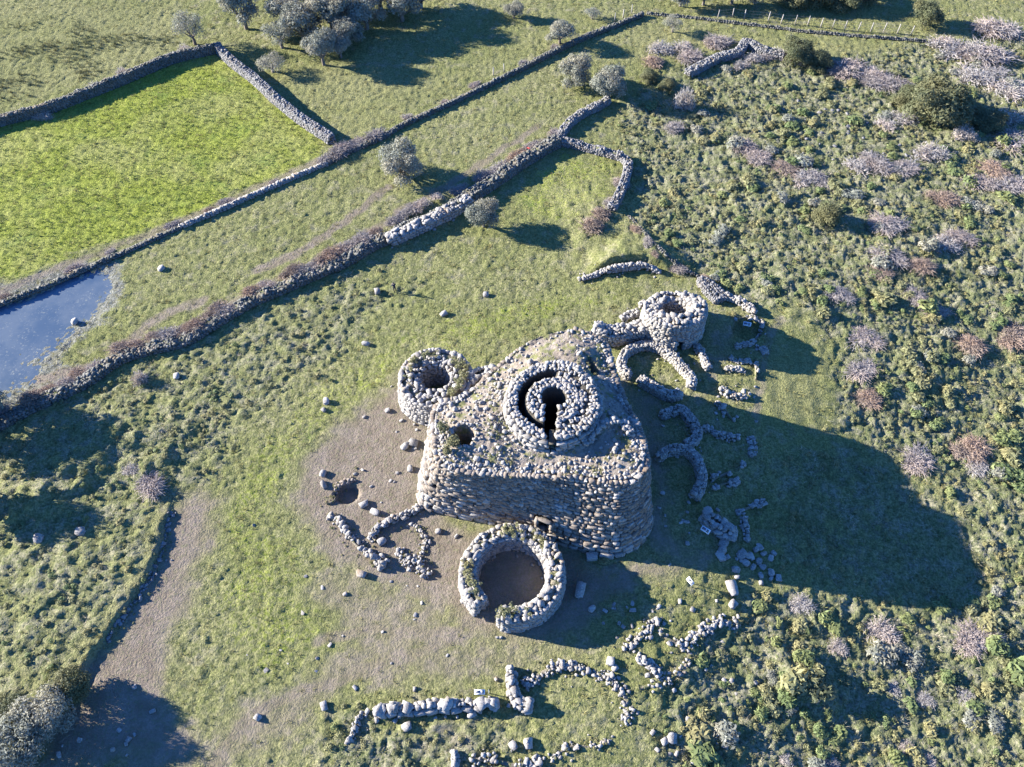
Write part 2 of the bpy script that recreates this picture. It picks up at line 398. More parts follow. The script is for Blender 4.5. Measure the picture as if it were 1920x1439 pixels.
def stone_wall(name, label, path, width, height, size, closed=False, batter=.10, mat='pale', group=None, cat='stone wall',
               topmat='walltop', ragged=.25, topd=1.0, limit=300, minpx=9.0, chip=False, outer_h=None, dz=None, skip=None, depth=None, extra=None, base_z=None, core=.9, drop=0.0, jit=.10, mess=0.0):
    """a dry-stone wall along a path (world xy): earth core, faced both sides with courses, stones along the top"""
    P = catmull(path, .45, closed); n = len(P)
    g = hgt(P[:, 0], P[:, 1]) if base_z is None else np.full(n, base_z)
    w = np.interp(np.linspace(0, 1, n), np.linspace(0, 1, len(width)), width) if np.ndim(width) else np.full(n, width)
    H = np.interp(np.linspace(0, 1, n), np.linspace(0, 1, len(height)), height) if np.ndim(height) else np.full(n, float(height))
    s = np.cumsum(np.concatenate([[0], np.linalg.norm(np.diff(P, axis=0), axis=1)]))
    rag = perlin(s*.7, np.full(n, 1.7*len(label)), 9)*ragged*H
    if closed:
        f = sstep(0, 2, s)*sstep(s[-1], s[-1]-2, s); rag = rag*f
    H = np.maximum(.12, H+rag)
    mid = P[n//2] if not closed else P.mean(0)
    root = thing(name, label, cat, (mid[0], mid[1], float(hgt(mid[0], mid[1])) if base_z is None else base_z), group)
    o = np.array(root.location)
    hw = w/2; bt = batter*H
    ro_b, ro_t, li_b, li_t = offset(P, hw+bt, closed), offset(P, hw, closed), offset(P, -hw-bt, closed), offset(P, -hw, closed)
    ins = np.minimum(.35, .35*size[0]); gz = g-.25
    sh = lambda A, d: offset(P, d, closed)
    rows = [np.c_[sh(P, hw+bt-ins), gz], np.c_[sh(P, hw+bt*.58-ins), g+H*core*.47], np.c_[sh(P, hw-ins), g+H*core], np.c_[P, g+H*(core+.06)], np.c_[sh(P, -hw+ins), g+H*core], np.c_[sh(P, -hw-bt+ins), gz]]
    V = np.stack(rows, 1).reshape(-1, 3)-o; k = 6
    F = []
    for i in range(n if closed else n-1):
        j = (i+1) % n
        for a in range(k-1):
            if a == 0 and skip and skip((i+.5)/n, .5): continue
            F.append((i*k+a, i*k+a+1, j*k+a+1, j*k+a))
    caps = []
    if not closed: caps = [list(range(k)), [(n-1)*k+a for a in range(k)][::-1]]
    me = mesh_np('wall_core', V, [np.array(F)]+([np.array(caps)] if caps else []), MAT[topmat])
    link('wall_core', me, root)
    X, Vv = [], []
    dep = depth or size[0]*.8
    for A, T_, sg in ((ro_b, ro_t, 1), (li_b, li_t, -1)):
        x, v = ruled_stones(A, T_, g, g+H, closed, (size[1], size[1]*.85), (size[0], size[0]*.8), dep, sg, jit, (lambda u, z: skip(u, z)) if skip else None, out=.04, drop=drop, var=.45)
        X += x; Vv += v
    # coping stones scattered over the top and the ends
    step = size[0]*.72; m = int(s[-1]/step)+1; across = max(1, int(round(float(w.mean())/(size[0]*.8))))
    for i in range(m+1):
        for a in range(across):
            if U(0, 1) > topd: continue
            u = min(1, max(0, (i+U(-.3, .3))/max(1, m))); q = u*(n-1); i0 = int(q); i1 = min(i0+1, n-1); fr = q-i0
            if skip and (skip(u, 99)): continue
            off = ((a+.5)/across-.5+U(-.08, .08))*w[i0]
            pp = P[i0]+(P[i1]-P[i0])*fr; tt = (P[i1]-P[i0]) if i1 > i0 else (P[i0]-P[i0-1]); tt = tt/(np.linalg.norm(tt)+1e-9)
            pos = (pp[0]+tt[1]*off, pp[1]-tt[0]*off, g[i0]+H[i0]-.07+U(-.07, .06))
            X.append(loose_xf(np.array(pos), size[0]*random.choice((U(.4, .8), U(.6, 1.2), U(.6, 1.45))), .65)); Vv.append(True)
    if not closed:
        for e, d in ((0, -1), (n-1, 1)):
            tt = P[e]-P[e-d] if 0 <= e-d < n else P[1]-P[0]; tt = tt/(np.linalg.norm(tt)+1e-9)
            for _ in range(int(3+2*w[e]*H[e]/(size[0]*size[1]))):
                off = U(-.5, .5)*w[e]; pos = (P[e][0]+tt[1]*off+tt[0]*U(0, .1), P[e][1]-tt[0]*off+tt[1]*U(0, .1), g[e]+U(.1, 1)*H[e]-.1)
                X.append(loose_xf(np.array(pos), size[0]*U(.6, 1.1), .7)); Vv.append(True)
    # tumbled stones at the foot
    for _ in range(int(s[-1]*1.1) if not chip else 0):
        i = int(U(0, n-1)); sg = random.choice((-1, 1)); d = sg*(hw[i]+bt[i]+abs(random.gauss(0, .6)))
        tt = P[min(i+1, n-1)]-P[max(i-1, 0)]; tt = tt/(np.linalg.norm(tt)+1e-9)
        px, py = P[i][0]+tt[1]*d, P[i][1]-tt[0]*d
        if base_z is not None or (skip and skip(i/n, 99)): continue
        X.append(loose_xf(np.array((px, py, float(hgt(px, py))+.04)), size[0]*U(.3, .7), .7)); Vv.append(True)
    if mess:
        K = []
        for i, x in enumerate(X):
            if perlin(np.array([x[3][0]*.55]), np.array([x[3][1]*.55]), 77)[0] < -.28: continue      # collapsed gaps
            x[3][:2] += rng.normal(0, mess, 2); x[3][2] -= abs(rng.normal(0, .05)); x[:3] *= rng.uniform(.6, 1.35); K.append(i)
        X = [X[i] for i in K]; Vv = [Vv[i] for i in K]
    if len(X) == 0: return root
    emit_stones(X, mat, root, limit=limit, minpx=minpx, chip=chip, vis=Vv)
    return root
# ------------------------------------------------------------------ ground regions (world polygons)
def Wg(pxs): return np.array([gp(*p)[:2] for p in pxs])
SOIL = [(Wg([(742, 722), (760, 700), (800, 790), (800, 940), (850, 985), (960, 1000), (1080, 1030), (1120, 1060), (1240, 1050), (1330, 1040), (1240, 1080), (1130, 1120), (1100, 1180), (980, 1215),
             (880, 1200), (800, 1130), (720, 1100), (650, 1060), (590, 1010), (545, 960), (560, 900), (575, 850), (640, 790), (690, 750)]), 1.0),
        (Wg([(325, 935), (360, 925), (412, 935), (402, 985), (385, 1040), (360, 1100), (330, 1180), (318, 1260), (330, 1330), (360, 1390), (380, 1445), (60, 1445), (120, 1340), (165, 1250), (215, 1180), (262, 1112), (300, 1040), (312, 985)]), 1.0),
        (Wg([(860, 1190), (1000, 1210), (1120, 1180), (1110, 1215), (950, 1270), (800, 1290), (650, 1300), (540, 1420), (420, 1445), (380, 1400), (420, 1330), (560, 1260), (640, 1200), (560, 1120), (600, 1040), (700, 1080), (830, 1100)]), .68),
        (Wg([(1160, 690), (1190, 720), (1250, 755), (1310, 755), (1330, 742), (1290, 770), (1230, 770), (1250, 830), (1250, 950), (1290, 1040), (1220, 1050), (1215, 900), (1180, 760)]), .85),
        (Wg([(1330, 600), (1385, 600), (1385, 640), (1360, 690), (1340, 715), (1310, 690), (1330, 650)]), .55),
        (Wg([(790, 1370), (880, 1360), (880, 1400), (800, 1400)]), .7),
        (Wg([(640, 905), (670, 905), (672, 935), (640, 945), (628, 930)]), 1.0)]
LUSH = [(Wg([(-60, 250), (0, 235), (110, 205), (240, 150), (400, 100), (440, 130), (530, 205), (618, 262), (600, 296), (470, 350), (300, 425), (150, 475), (0, 525), (-60, 545)]), 1.1),
        (Wg([(1190, 560), (1080, 585), (980, 615), (900, 640), (880, 660), (930, 680), (880, 690), (760, 650), (740, 720), (660, 770), (590, 830), (545, 900), (500, 980), (470, 1060), (440, 1180), (390, 1240), (440, 1090), (420, 1000), (440, 900), (500, 810), (600, 720), (700, 660), (820, 600), (980, 555), (1150, 540)]), .40),
        (Wg([(440, 1000), (520, 1000), (600, 1060), (650, 1130), (640, 1230), (560, 1300), (470, 1260), (400, 1210), (420, 1100)]), .37),
        (Wg([(1050, 280), (1160, 300), (1150, 370), (1080, 420), (960, 400), (990, 330)]), .45)]
SCRUB = [(Wg([(1160, 200), (1300, 110), (1440, 100), (1500, 120), (1700, 90), (1990, 60), (1990, 1500), (1240, 1500), (1250, 1300), (1300, 1180), (1480, 1110), (1650, 1140), (1830, 1150), (1790, 960), (1700, 860), (1560, 800), (1580, 640), (1490, 560), (1420, 590), (1330, 520), (1210, 440), (1190, 300)]), 1.0),
         (Wg([(-60, 800), (60, 770), (330, 650), (480, 575), (640, 510), (780, 540), (700, 620), (560, 720), (470, 800), (400, 900), (320, 940), (200, 1180), (100, 1300), (-60, 1330)]), .55),
         (Wg([(1480, 830), (1600, 830), (1720, 900), (1800, 1000), (1830, 1140), (1650, 1135), (1500, 1100), (1440, 1000)]), .6),
         (Wg([(620, 1340), (700, 1350), (930, 1335), (960, 1440), (980, 1500), (600, 1500), (620, 1400)]), .8)]
DRY = [(Wg([(300, 960), (318, 960), (298, 1035), (270, 1092), (210, 1178), (170, 1235), (140, 1240), (190, 1150), (240, 1080), (270, 1020)]), 1.0), (Wg([(-60, 0), (330, 0), (380, 40), (330, 90), (240, 130), (0, 210), (-60, 225)]), .5), (Wg([(480, 130), (600, 110), (800, 150), (1000, 60), (1180, 20), (1000, 95), (740, 230), (650, 265)]), .5),
       (Wg([(1190, 45), (1400, 65), (1740, 80), (1740, 130), (1600, 120), (1480, 95), (1300, 100), (1170, 130)]), .6),
       (Wg([(1415, 660), (1560, 650), (1565, 815), (1415, 790)]), .6)]
MUD = [(Wg([(-60, 530), (60, 535), (200, 505), (235, 530), (190, 590), (140, 640), (90, 690), (200, 680), (100, 760), (-60, 780)]), 1.0)]
POND_PX = [(-120, 600), (0, 572), (40, 556), (100, 532), (150, 518), (188, 520), (196, 540), (180, 565), (160, 590), (135, 607), (112, 628), (95, 646), (60, 664), (38, 678), (70, 692), (58, 706), (20, 718), (0, 730), (-120, 760)]
POND = Wg(POND_PX)
HUTFLOOR = None
def mask(x, y, polys, soft=1.5, seed=0):
    wx = x+1.2*perlin(x*.25, y*.25, 41+seed)+.5*perlin(x*.9, y*.9, 42+seed); wy = y+1.2*perlin(x*.25+9, y*.25, 43+seed)+.5*perlin(x*.9, y*.9+7, 44+seed)
    m = np.zeros(x.shape)
    for P, a in polys:
        k = (wx > P[:, 0].min()-soft) & (wx < P[:, 0].max()+soft) & (wy > P[:, 1].min()-soft) & (wy < P[:, 1].max()+soft)
        if k.any(): m[k] = np.maximum(m[k], a*sstep(-soft, soft, sdist(wx[k], wy[k], P)))
    return np.clip(m, 0, 1.2)

# ------------------------------------------------------------------ ground sheet
xs = np.concatenate([[-2500, -1200, -600, -300, -200, -150, -125], np.arange(-105, 105.01, .24), [125, 150, 200, 300, 600, 1200, 2500]])
ys = [4.0]; st = .17
while ys[-1] < 150:
    ys.append(ys[-1]+.17+.0019*(ys[-1]-4))
ys = np.concatenate([[-2500, -800, -300, -100, -40, -15, -5, 0, 2.5], ys, [155, 165, 190, 240, 330, 600, 1200, 3000]])
GX, GY = np.meshgrid(xs, ys); gx, gy = GX.ravel(), GY.ravel()
m_soil = mask(gx, gy, SOIL, 2.6, 0); m_soil = np.maximum(m_soil, 1.1*sstep(4.8, 4.0, np.hypot(gx-0, gy-28.1))); m_lush = mask(gx, gy, LUSH, 1.6, 1); m_scrub = mask(gx, gy, SCRUB, 2.5, 2); m_dry = mask(gx, gy, DRY, 3, 3); m_mud = mask(gx, gy, MUD, 1.5, 4)
pond_sd = sdist(gx+.8*perlin(gx*.3, gy*.3, 61)+.4*perlin(gx, gy, 62), gy+.8*perlin(gx*.3, gy*.3, 63), POND)
TRACKS = [([(480, 508), (540, 482), (600, 450), (650, 412), (700, 372), (730, 350)], .5, .9), ([(60, 712), (150, 695), (215, 668), (260, 625), (310, 590), (380, 560)], .6, .8), ([(330, 640), (420, 580), (520, 525), (620, 470), (720, 420)], .35, .7),
          ([(745, 395), (800, 370), (860, 335), (930, 290), (1010, 235)], .45, .8), ([(1420, 790), (1425, 720), (1440, 650), (1460, 600)], .4, .6), ([(600, 1200), (700, 1180), (800, 1190), (860, 1180)], .6, .8), ([(400, 1439), (450, 1370), (560, 1300), (700, 1250), (860, 1200)], .7, .8), ([(0, 545), (120, 500), (300, 430), (460, 362), (600, 300)], .5, .7)]
for tp_, tw_, ta_ in TRACKS:
    Pt = Wg(tp_); k_ = (gx > Pt[:, 0].min()-3) & (gx < Pt[:, 0].max()+3) & (gy > Pt[:, 1].min()-3) & (gy < Pt[:, 1].max()+3)
    d_ = seg_dist(gx[k_]+.5*perlin(gx[k_]*.4, gy[k_]*.4, 301), gy[k_]+.5*perlin(gx[k_]*.4, gy[k_]*.4, 302), catmull(Pt, 1.5))
    m_soil[k_] = np.maximum(m_soil[k_], ta_*sstep(tw_+.7, tw_*.5, d_))
m_mud = np.maximum(m_mud, 1.1*sstep(-4.5, -1.0, pond_sd))
near = (np.abs(gx) < 105) & (gy > 3) & (gy < 151)
amp = np.clip(.125*(1-np.clip(m_soil, 0, 1))+.03*m_soil+.15*m_scrub-.02*m_lush, .02, .25)
micro = amp*(perlin(gx*1.1, gy*1.1, 71)*.8+perlin(gx*2.3, gy*2.3, 72)*.7+perlin(gx*.45, gy*.45, 73)*.9*np.clip(m_scrub+.3, 0, 1)+.35*rng.normal(0, 1, gx.shape)*.5)
# ruts of mower tracks east of the towers and of old ploughing
tr = at(1480, 700); st_m = sstep(6, 4, np.abs(gx-tr[0]))*sstep(12, 9, np.abs(gy-tr[1]))
micro = micro*(1-.6*st_m)+st_m*.035*np.sin(gx*2.6)
gz = hgt(gx, gy)*near+micro*near
gz = gz-.45*sstep(-3.5, 3.0, pond_sd)*near
gz = np.where(near, gz, -.1)
nx, ny = len(xs), len(ys)
ii = (np.arange(ny-1)[:, None]*nx+np.arange(nx-1)[None]).ravel()
gme = mesh_np('ground', np.c_[gx, gy, gz], np.c_[ii, ii+1, ii+nx+1, ii+nx], None, smooth=True)
for nm, a in (('soil', m_soil), ('lush', m_lush), ('scrub', m_scrub), ('dry', m_dry), ('mud', m_mud)):
    A = gme.attributes.new(nm, 'FLOAT', 'POINT'); A.data.foreach_set('value', a.astype(np.float32))
def ground_mat():
    m, nt, b = new_mat('ground_cover', 1, .05)
    g = nd(nt, 'ShaderNodeNewGeometry'); P = g.outputs['Position']
    A = lambda k: nd(nt, 'ShaderNodeAttribute', attribute_name=k).outputs['Fac']
    n0 = noise(nt, P, .07, 4, .6); n1 = noise(nt, P, .5, 5, .65); n2 = noise(nt, P, 2.6, 5, .7); n3 = noise(nt, P, 11, 3, .6); n5 = noise(nt, P, 4.6, 3, .75)
    edge = mth(nt, 'MULTIPLY', mth(nt, 'SUBTRACT', mth(nt, 'ADD', mth(nt, 'MULTIPLY', n1, .5), mth(nt, 'MULTIPLY', n2, .5)), .5), 3.6)
    def msk(k, lo=.30, hi=.70): return ramp(nt, mth(nt, 'ADD', A(k), mth(nt, 'MULTIPLY', edge, mth(nt, 'MULTIPLY', mth(nt, 'SUBTRACT', 1.2, A(k)), mth(nt, 'MINIMUM', 1.0, mth(nt, 'MULTIPLY', A(k), 3))))), lo, hi)
    grass = mixc(nt, ramp(nt, n0, .35, .65), (.205, .205, .082), (.255, .240, .118))
    grass = mixc(nt, ramp(nt, n2, .42, .62), grass, (.155, .165, .062))
    grass = mixc(nt, mth(nt, 'MULTIPLY', ramp(nt, n1, .50, .70), .7), grass, (.28, .25, .165))
    lush = mixc(nt, ramp(nt, n1, .38, .62), (.225, .25, .045), (.28, .298, .066))
    lush = mixc(nt, ramp(nt, n2, .45, .7), lush, (.16, .20, .028))
    lush = mixc(nt, mth(nt, 'MULTIPLY', ramp(nt, n0, .45, .62), .75), lush, (.29, .285, .10))
    nb = noise(nt, P, .19, 4, .7); lush = mixc(nt, mth(nt, 'MULTIPLY', ramp(nt, nb, .54, .68), .55), lush, (.13, .19, .045))
    soil = mixc(nt, ramp(nt, n1, .35, .65), (.185, .143, .114), (.24, .193, .159))
    soil = mixc(nt, mth(nt, 'MULTIPLY', ramp(nt, n3, .5, .72), .5), soil, (.125, .097, .075))
    soil = mixc(nt, mth(nt, 'MULTIPLY', ramp(nt, n2, .48, .64), .6), soil, (.175, .17, .095))
    scrub = mixc(nt, ramp(nt, n1, .4, .6), (.18, .185, .09), (.26, .24, .16))
    scrub = mixc(nt, ramp(nt, n2, .47, .62), scrub, (.135, .15, .065))
    dry = mixc(nt, ramp(nt, n1, .35, .65), (.27, .245, .12), (.22, .215, .09))
    mud = mixc(nt, ramp(nt, n2, .4, .6), (.16, .15, .125), (.26, .255, .235))
    c = mixc(nt, msk('lush', .2, .8), grass, lush)
    c = mixc(nt, msk('dry', .2, .9), c, dry)
    c = mixc(nt, msk('scrub', .2, .8), c, scrub)
    c = mixc(nt, mth(nt, 'MULTIPLY', msk('mud', .35, .9), .85), c, mud)
    c = mixc(nt, mth(nt, 'MULTIPLY', msk('soil', .08, 1.0), .9), c, soil)
    tuft = mixc(nt, ramp(nt, n5, .36, .66), (.62, .66, .62), (1.22, 1.2, 1.18))
    tuft = mixc(nt, mth(nt, 'MULTIPLY', msk('soil', .30, .80), .7), tuft, (1, 1, 1))
    c = mixc(nt, 1.0, c, tuft, 'MULTIPLY')
    nt.links.new(c, b.inputs['Base Color'])
    hgt_ = mth(nt, 'ADD', mth(nt, 'MULTIPLY', n2, .45), mth(nt, 'MULTIPLY', n5, .55))
    bump(nt, hgt_, .9, .38, b)
    return m
gme.materials.append(ground_mat())
ground = link('ground', gme); tag(ground, kind='structure')

# pond
def pond_mat():
    m, nt, b = new_mat('pond_water', .06, .5)
    g = nd(nt, 'ShaderNodeNewGeometry'); n1 = noise(nt, g.outputs['Position'], .5, 5, .7); n2 = noise(nt, g.outputs['Position'], 3.5, 4, .7)
    f = mth(nt, 'MULTIPLY', ramp(nt, n2, .52, .70), mth(nt, 'MULTIPLY', ramp(nt, n1, .42, .66), .6))
    n0 = noise(nt, g.outputs['Position'], .16, 5, .7); wat = mixc(nt, ramp(nt, n0, .38, .62), (.058, .088, .128), (.098, .124, .152))  # sky reflection is put into the blue base colour
    nt.links.new(mixc(nt, f, wat, (.22, .22, .17)), b.inputs['Base Color'])
    r = mth(nt, 'ADD', .22, mth(nt, 'MULTIPLY', f, .7)); nt.links.new(r, b.inputs['Roughness'])
    bump(nt, noise(nt, g.outputs['Position'], 2.2, 3), .25, .03, b)
    return m
pz = float(hgt(POND[:, 0], POND[:, 1]).mean())-.21
_px, _py = np.meshgrid(np.arange(-75, -20, .7), np.arange(50, 90, .7)); _sd = sdist(_px, _py, POND).ravel(); _nx = _px.shape[1]
_q = (np.arange(_px.shape[0]-1)[:, None]*_nx+np.arange(_nx-1)[None]).ravel(); _Q = np.c_[_q, _q+1, _q+_nx+1, _q+_nx]; _Q = _Q[(_sd[_Q] > -2.0).all(1)]
_u = np.unique(_Q); _rm = -np.ones(_px.size, int); _rm[_u] = np.arange(len(_u))
PV = np.c_[_px.ravel(), _py.ravel(), np.full(_px.size, pz)][_u]; PF = _rm[_Q]
pond = link('pond', mesh_np('pond', PV, np.array(PF), pond_mat())); tag(pond, kind='structure')

# ------------------------------------------------------------------ small plants scattered as stuff (geometry-node instances)
def blades(n, h, w, spread, lean, seed, quad=False):
    r = np.random.default_rng(seed); V = []; F = []; R_ = []
    for i in range(n):
        a = r.uniform(0, 6.28); b = np.array([math.cos(a), math.sin(a), 0]); t = np.array([-b[1], b[0], 0])
        base = b*r.uniform(0, spread); hh = h*r.uniform(.6, 1.2); ww = w*r.uniform(.7, 1.3); le = lean*r.uniform(.4, 1.3)
        k = len(V)
        if quad:
            m_ = base+b*le*.55+np.array([0, 0, hh*.8]); tip = base+b*le*1.25+np.array([0, 0, hh*r.uniform(.5, 1.0)])
            V += [base-t*ww*.25, base+t*ww*.25, m_+t*ww*.5, m_-t*ww*.5, tip]; F += [(k, k+1, k+2, k+3), (k+3, k+2, k+4, k+4)]
            R_ += [r.uniform()]*5
        else:
            V += [base-t*ww/2, base+t*ww/2, base+b*le+np.array([0, 0, hh])]; F.append((k, k+1, k+2)); R_ += [r.uniform()]*3
    if quad:
        F4 = [f for f in F if f[2] != f[3]]; F3 = [f[:3] for f in F if f[2] == f[3]]
        return np.array(V), [np.array(F4), np.array(F3)], R_
    return np.array(V), [np.array(F)], R_
def scatter(name, label, cat, protos, mat, pts, smin, smax):
    """one stuff object: each proto mesh instanced on its share of the points"""
    pts = np.asarray(pts); parts = rng.integers(0, len(protos), len(pts))
    me = mesh_np(name, pts, np.zeros((0, 4), int) if False else [], None) if False else bpy.data.meshes.new(name)
    me.vertices.add(len(pts)); me.vertices.foreach_set('co', np.ascontiguousarray(pts, np.float32).ravel())
    a = me.attributes.new('size', 'FLOAT', 'POINT'); a.data.foreach_set('value', rng.uniform(smin, smax, len(pts)).astype(np.float32))
    a = me.attributes.new('spin', 'FLOAT_VECTOR', 'POINT')
    rv = np.c_[rng.normal(0, .15, (len(pts), 2)), rng.uniform(0, 6.28, len(pts))]; a.data.foreach_set('vector', rv.astype(np.float32).ravel())
    a = me.attributes.new('which', 'INT', 'POINT'); a.data.foreach_set('value', parts.astype(np.int32))
    o = link(name, me); tag(o, label, cat, kind='stuff')
    ng = bpy.data.node_groups.new(name+'_scatter', 'GeometryNodeTree')
    ng.interface.new_socket('Geometry', in_out='INPUT', socket_type='NodeSocketGeometry'); ng.interface.new_socket('Geometry', in_out='OUTPUT', socket_type='NodeSocketGeometry')
    gi = ng.nodes.new('NodeGroupInput'); go = ng.nodes.new('NodeGroupOutput'); jn = ng.nodes.new('GeometryNodeJoinGeometry')
    def na(nm, ty):
        n = ng.nodes.new('GeometryNodeInputNamedAttribute'); n.data_type = ty; n.inputs[0].default_value = nm; return n.outputs[0]
    for i, (V, F, R_) in enumerate(protos):
        pm = mesh_np(name+'_plant', V, F, MAT[mat], R_); po = bpy.data.objects.new(name+'_plant', pm)
        oi = ng.nodes.new('GeometryNodeObjectInfo'); oi.inputs['Object'].default_value = po
        ip = ng.nodes.new('GeometryNodeInstanceOnPoints'); cmp = ng.nodes.new('FunctionNodeCompare'); cmp.data_type = 'INT'; cmp.operation = 'EQUAL'
        ng.links.new(na('which', 'INT'), cmp.inputs[2]); cmp.inputs[3].default_value = i
        ng.links.new(gi.outputs[0], ip.inputs['Points']); ng.links.new(cmp.outputs[0], ip.inputs['Selection']); ng.links.new(oi.outputs['Geometry'], ip.inputs['Instance'])
        ng.links.new(na('spin', 'FLOAT_VECTOR'), ip.inputs['Rotation']); ng.links.new(na('size', 'FLOAT'), ip.inputs['Scale'])
        ng.links.new(ip.outputs[0], jn.inputs[0])
    ng.links.new(jn.outputs[0], go.inputs[0])
    md = o.modifiers.new('scatter', 'NODES'); md.node_group = ng
    return o
KEEPOUT = []                                     # footprints no plant may grow in: (xy polygon)
def sample(n, dens, clump=None):
    """random ground points inside the visible ground, kept with probability dens(x,y)"""
    py = rng.uniform(-40, 1480, n*3); 
    y0, y1 = 6, 145
    x = rng.uniform(-100, 100, n); y = rng.uniform(y0, y1, n)
    vx, vy, _ = view_px(np.c_[x, y, np.zeros(n)])
    k = (vx > -60) & (vx < 1980) & (vy > -60) & (vy < 1500); x, y = x[k], y[k]
    p = dens(x, y); k = rng.random(len(x)) < p; x, y = x[k], y[k]
    ok = np.ones(len(x), bool)
    for P in KEEPOUT: ok &= ~inside(x, y, P)
    x, y = x[ok], y[ok]
    psd = sdist(x, y, POND) > -.3; x, y = x[~psd], y[~psd]
    return np.c_[x, y, hgt(x, y)-.02]
# ------------------------------------------------------------------ the nuraghe: bastion with keep
TOPPX = [(829, 866, 8.5), (880, 882, 8.5), (942, 888, 8.5), (1000, 889, 8.6), (1064, 889, 8.9), (1120, 897, 9.1), (1165, 901, 9.3), (1196, 891, 9.5), (1209, 872, 9.6),
         (1210, 845, 9.7), (1195, 797, 9.7), (1170, 750, 9.5), (1150, 698, 9.1), (1136, 648, 9.3), (1108, 626, 9.3), (1076, 617, 9.3), (1040, 622, 9.2), (990, 640, 9.1), (934, 686, 8.9),
         (870, 742, 8.7), (824, 756, 8.5), (813, 790, 8.4), (818, 830, 8.4)]
BASEPX = [(800, 951), (860, 968), (930, 981), (1000, 1000), (1070, 1027), (1120, 1041), (1165, 1041), (1200, 1018), (1218, 985)]
T3 = np.array([at(*p) for p in TOPPX])
ctr = T3[:, :2].mean(0)
tg = np.roll(T3[:, :2], -1, 0)-np.roll(T3[:, :2], 1, 0); tg /= np.linalg.norm(tg, axis=1)[:, None]
nr = np.stack([tg[:, 1], -tg[:, 0]], 1)
B2 = T3[:, :2]+nr*1.0
for i, p in enumerate(BASEPX): B2[i] = gp(*p)[:2]
B2[22] = gp(786, 925)[:2]; B2[21] = T3[21, :2]+nr[21]*1.5
full = catmull(np.c_[B2, T3], .35, True)
NB, NT, NZ = full[:, :2], full[:, 2:4], full[:, 4]
NG = hgt(NB[:, 0], NB[:, 1])
KEEPOUT.append(NB)
nur = thing('nuraghe', 'huge rounded triangular nuraghe of dark basalt blocks with a round keep rising from its top', 'ruin', (ctr[0], ctr[1], 0))
NO = np.array(nur.location)
cumB = np.concatenate([[0], np.cumsum(np.linalg.norm(np.diff(np.vstack([NB, NB[:1]]), axis=0), axis=1))]); LB = cumB[-1]
dpt = gp(1019, 1006); dk = int(np.argmin(np.hypot(NB[:, 0]-dpt[0], NB[:, 1]-dpt[1]))); DU = cumB[dk]/LB; DHW = .55/LB; DH = 1.7; DZ = 1.6
def bast_skip(u, z):
    if abs(u-DU) < DHW*1.45 and DZ-.1 < z < DZ+DH+.1: return True
    k = int(np.searchsorted(cumB, u*LB)) % len(NB); return z > 8.4 and NT[k][1] > 44.5 and NT[k][0] < 6.5
# core strip
nv = 14; n = len(NB); fr = np.linspace(0, 1, nv)
inn = -nr.mean()*0
def inset(A, d): return offset(A, -d, True)
Bi, Ti = inset(NB, .28), inset(NT, .22)
CV = np.stack([np.c_[Bi+(Ti-Bi)*f, NG-.3+(NZ-.05-NG+.3)*f] for f in fr], 1).reshape(-1, 3)
CF = []
for i in range(n):
    j = (i+1) % n
    u = (cumB[i]+cumB[i+1])/2/LB
    for a in range(nv-1):
        zc = (fr[a]+fr[a+1])/2*8.5
        if abs(u-DU) < DHW*1.6 and DZ-.3 < zc < DZ+DH: continue
        CF.append((i*nv+a, j*nv+a, j*nv+a+1, i*nv+a+1))
wall = link('bastion_wall', mesh_np('bastion_wall', CV-NO, np.array(CF), MAT['core']), nur)
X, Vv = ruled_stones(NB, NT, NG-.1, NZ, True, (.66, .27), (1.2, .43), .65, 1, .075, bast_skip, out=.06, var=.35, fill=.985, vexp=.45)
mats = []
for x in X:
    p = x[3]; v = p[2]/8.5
    # paler west stones carry sunlight in their colour; lowest courses are paler, the long south face is brown
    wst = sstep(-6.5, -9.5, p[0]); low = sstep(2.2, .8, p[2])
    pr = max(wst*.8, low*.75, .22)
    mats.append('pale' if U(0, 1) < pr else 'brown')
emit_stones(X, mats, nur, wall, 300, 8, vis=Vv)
# doorway in the south face: passage, jambs and lintel
def doorway(root, pos, nrm, w, h, depth, mat='brown', parts=True):
    n2 = np.array(nrm)/np.linalg.norm(nrm); t2 = np.array([-n2[1], n2[0]]); o = np.array(root.location)
    V = []; 
    for d in (.15, -depth):
        for s, z in ((-1, -.2), (-1, h), (1, h), (1, -.2)): V.append((pos[0]+t2[0]*s*w/2+n2[0]*d, pos[1]+t2[1]*s*w/2+n2[1]*d, pos[2]+z))
    F = [(0, 1, 5, 4), (1, 2, 6, 5), (2, 3, 7, 6), (3, 0, 4, 7), (4, 5, 6, 7)]
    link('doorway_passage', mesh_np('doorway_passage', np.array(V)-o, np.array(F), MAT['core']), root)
    def blk(nm, off, z, sz):
        M4 = Matrix.Identity(4); x = stone_xf(np.array([pos[0]+t2[0]*off+n2[0]*.05, pos[1]+t2[1]*off+n2[1]*.05, pos[2]+z]), t2, (n2[0], n2[1], .1), sz, .03)
        ob = link(nm, rock_mesh(int(rng.integers(14)), mat), root)
        for r in range(3):
            for c in range(3): M4[r][c] = x[c][r]
            M4[r][3] = x[3][r]-o[r]
        ob.matrix_basis = M4
    blk('lintel', 0, h+.15, (w+.35, .45, .3))
    for s in (-1, 1):
        for k in range(3): blk('jamb_stone', s*(w/2+.25), h*(k+.5)/3, (.45, .55, h/3*1.0))
dn = -np.array([tg[3][1]*-1, tg[3][0]]); dn = np.array([(NB[(dk+3) % n]-NB[dk-3])[1], -(NB[(dk+3) % n]-NB[dk-3])[0]])
_dn = dn/np.linalg.norm(dn); doorway(nur, (NB[dk][0]-_dn[0]*.2, NB[dk][1]-_dn[1]*.2, NG[dk]+DZ), dn, 1.05, DH, 5)
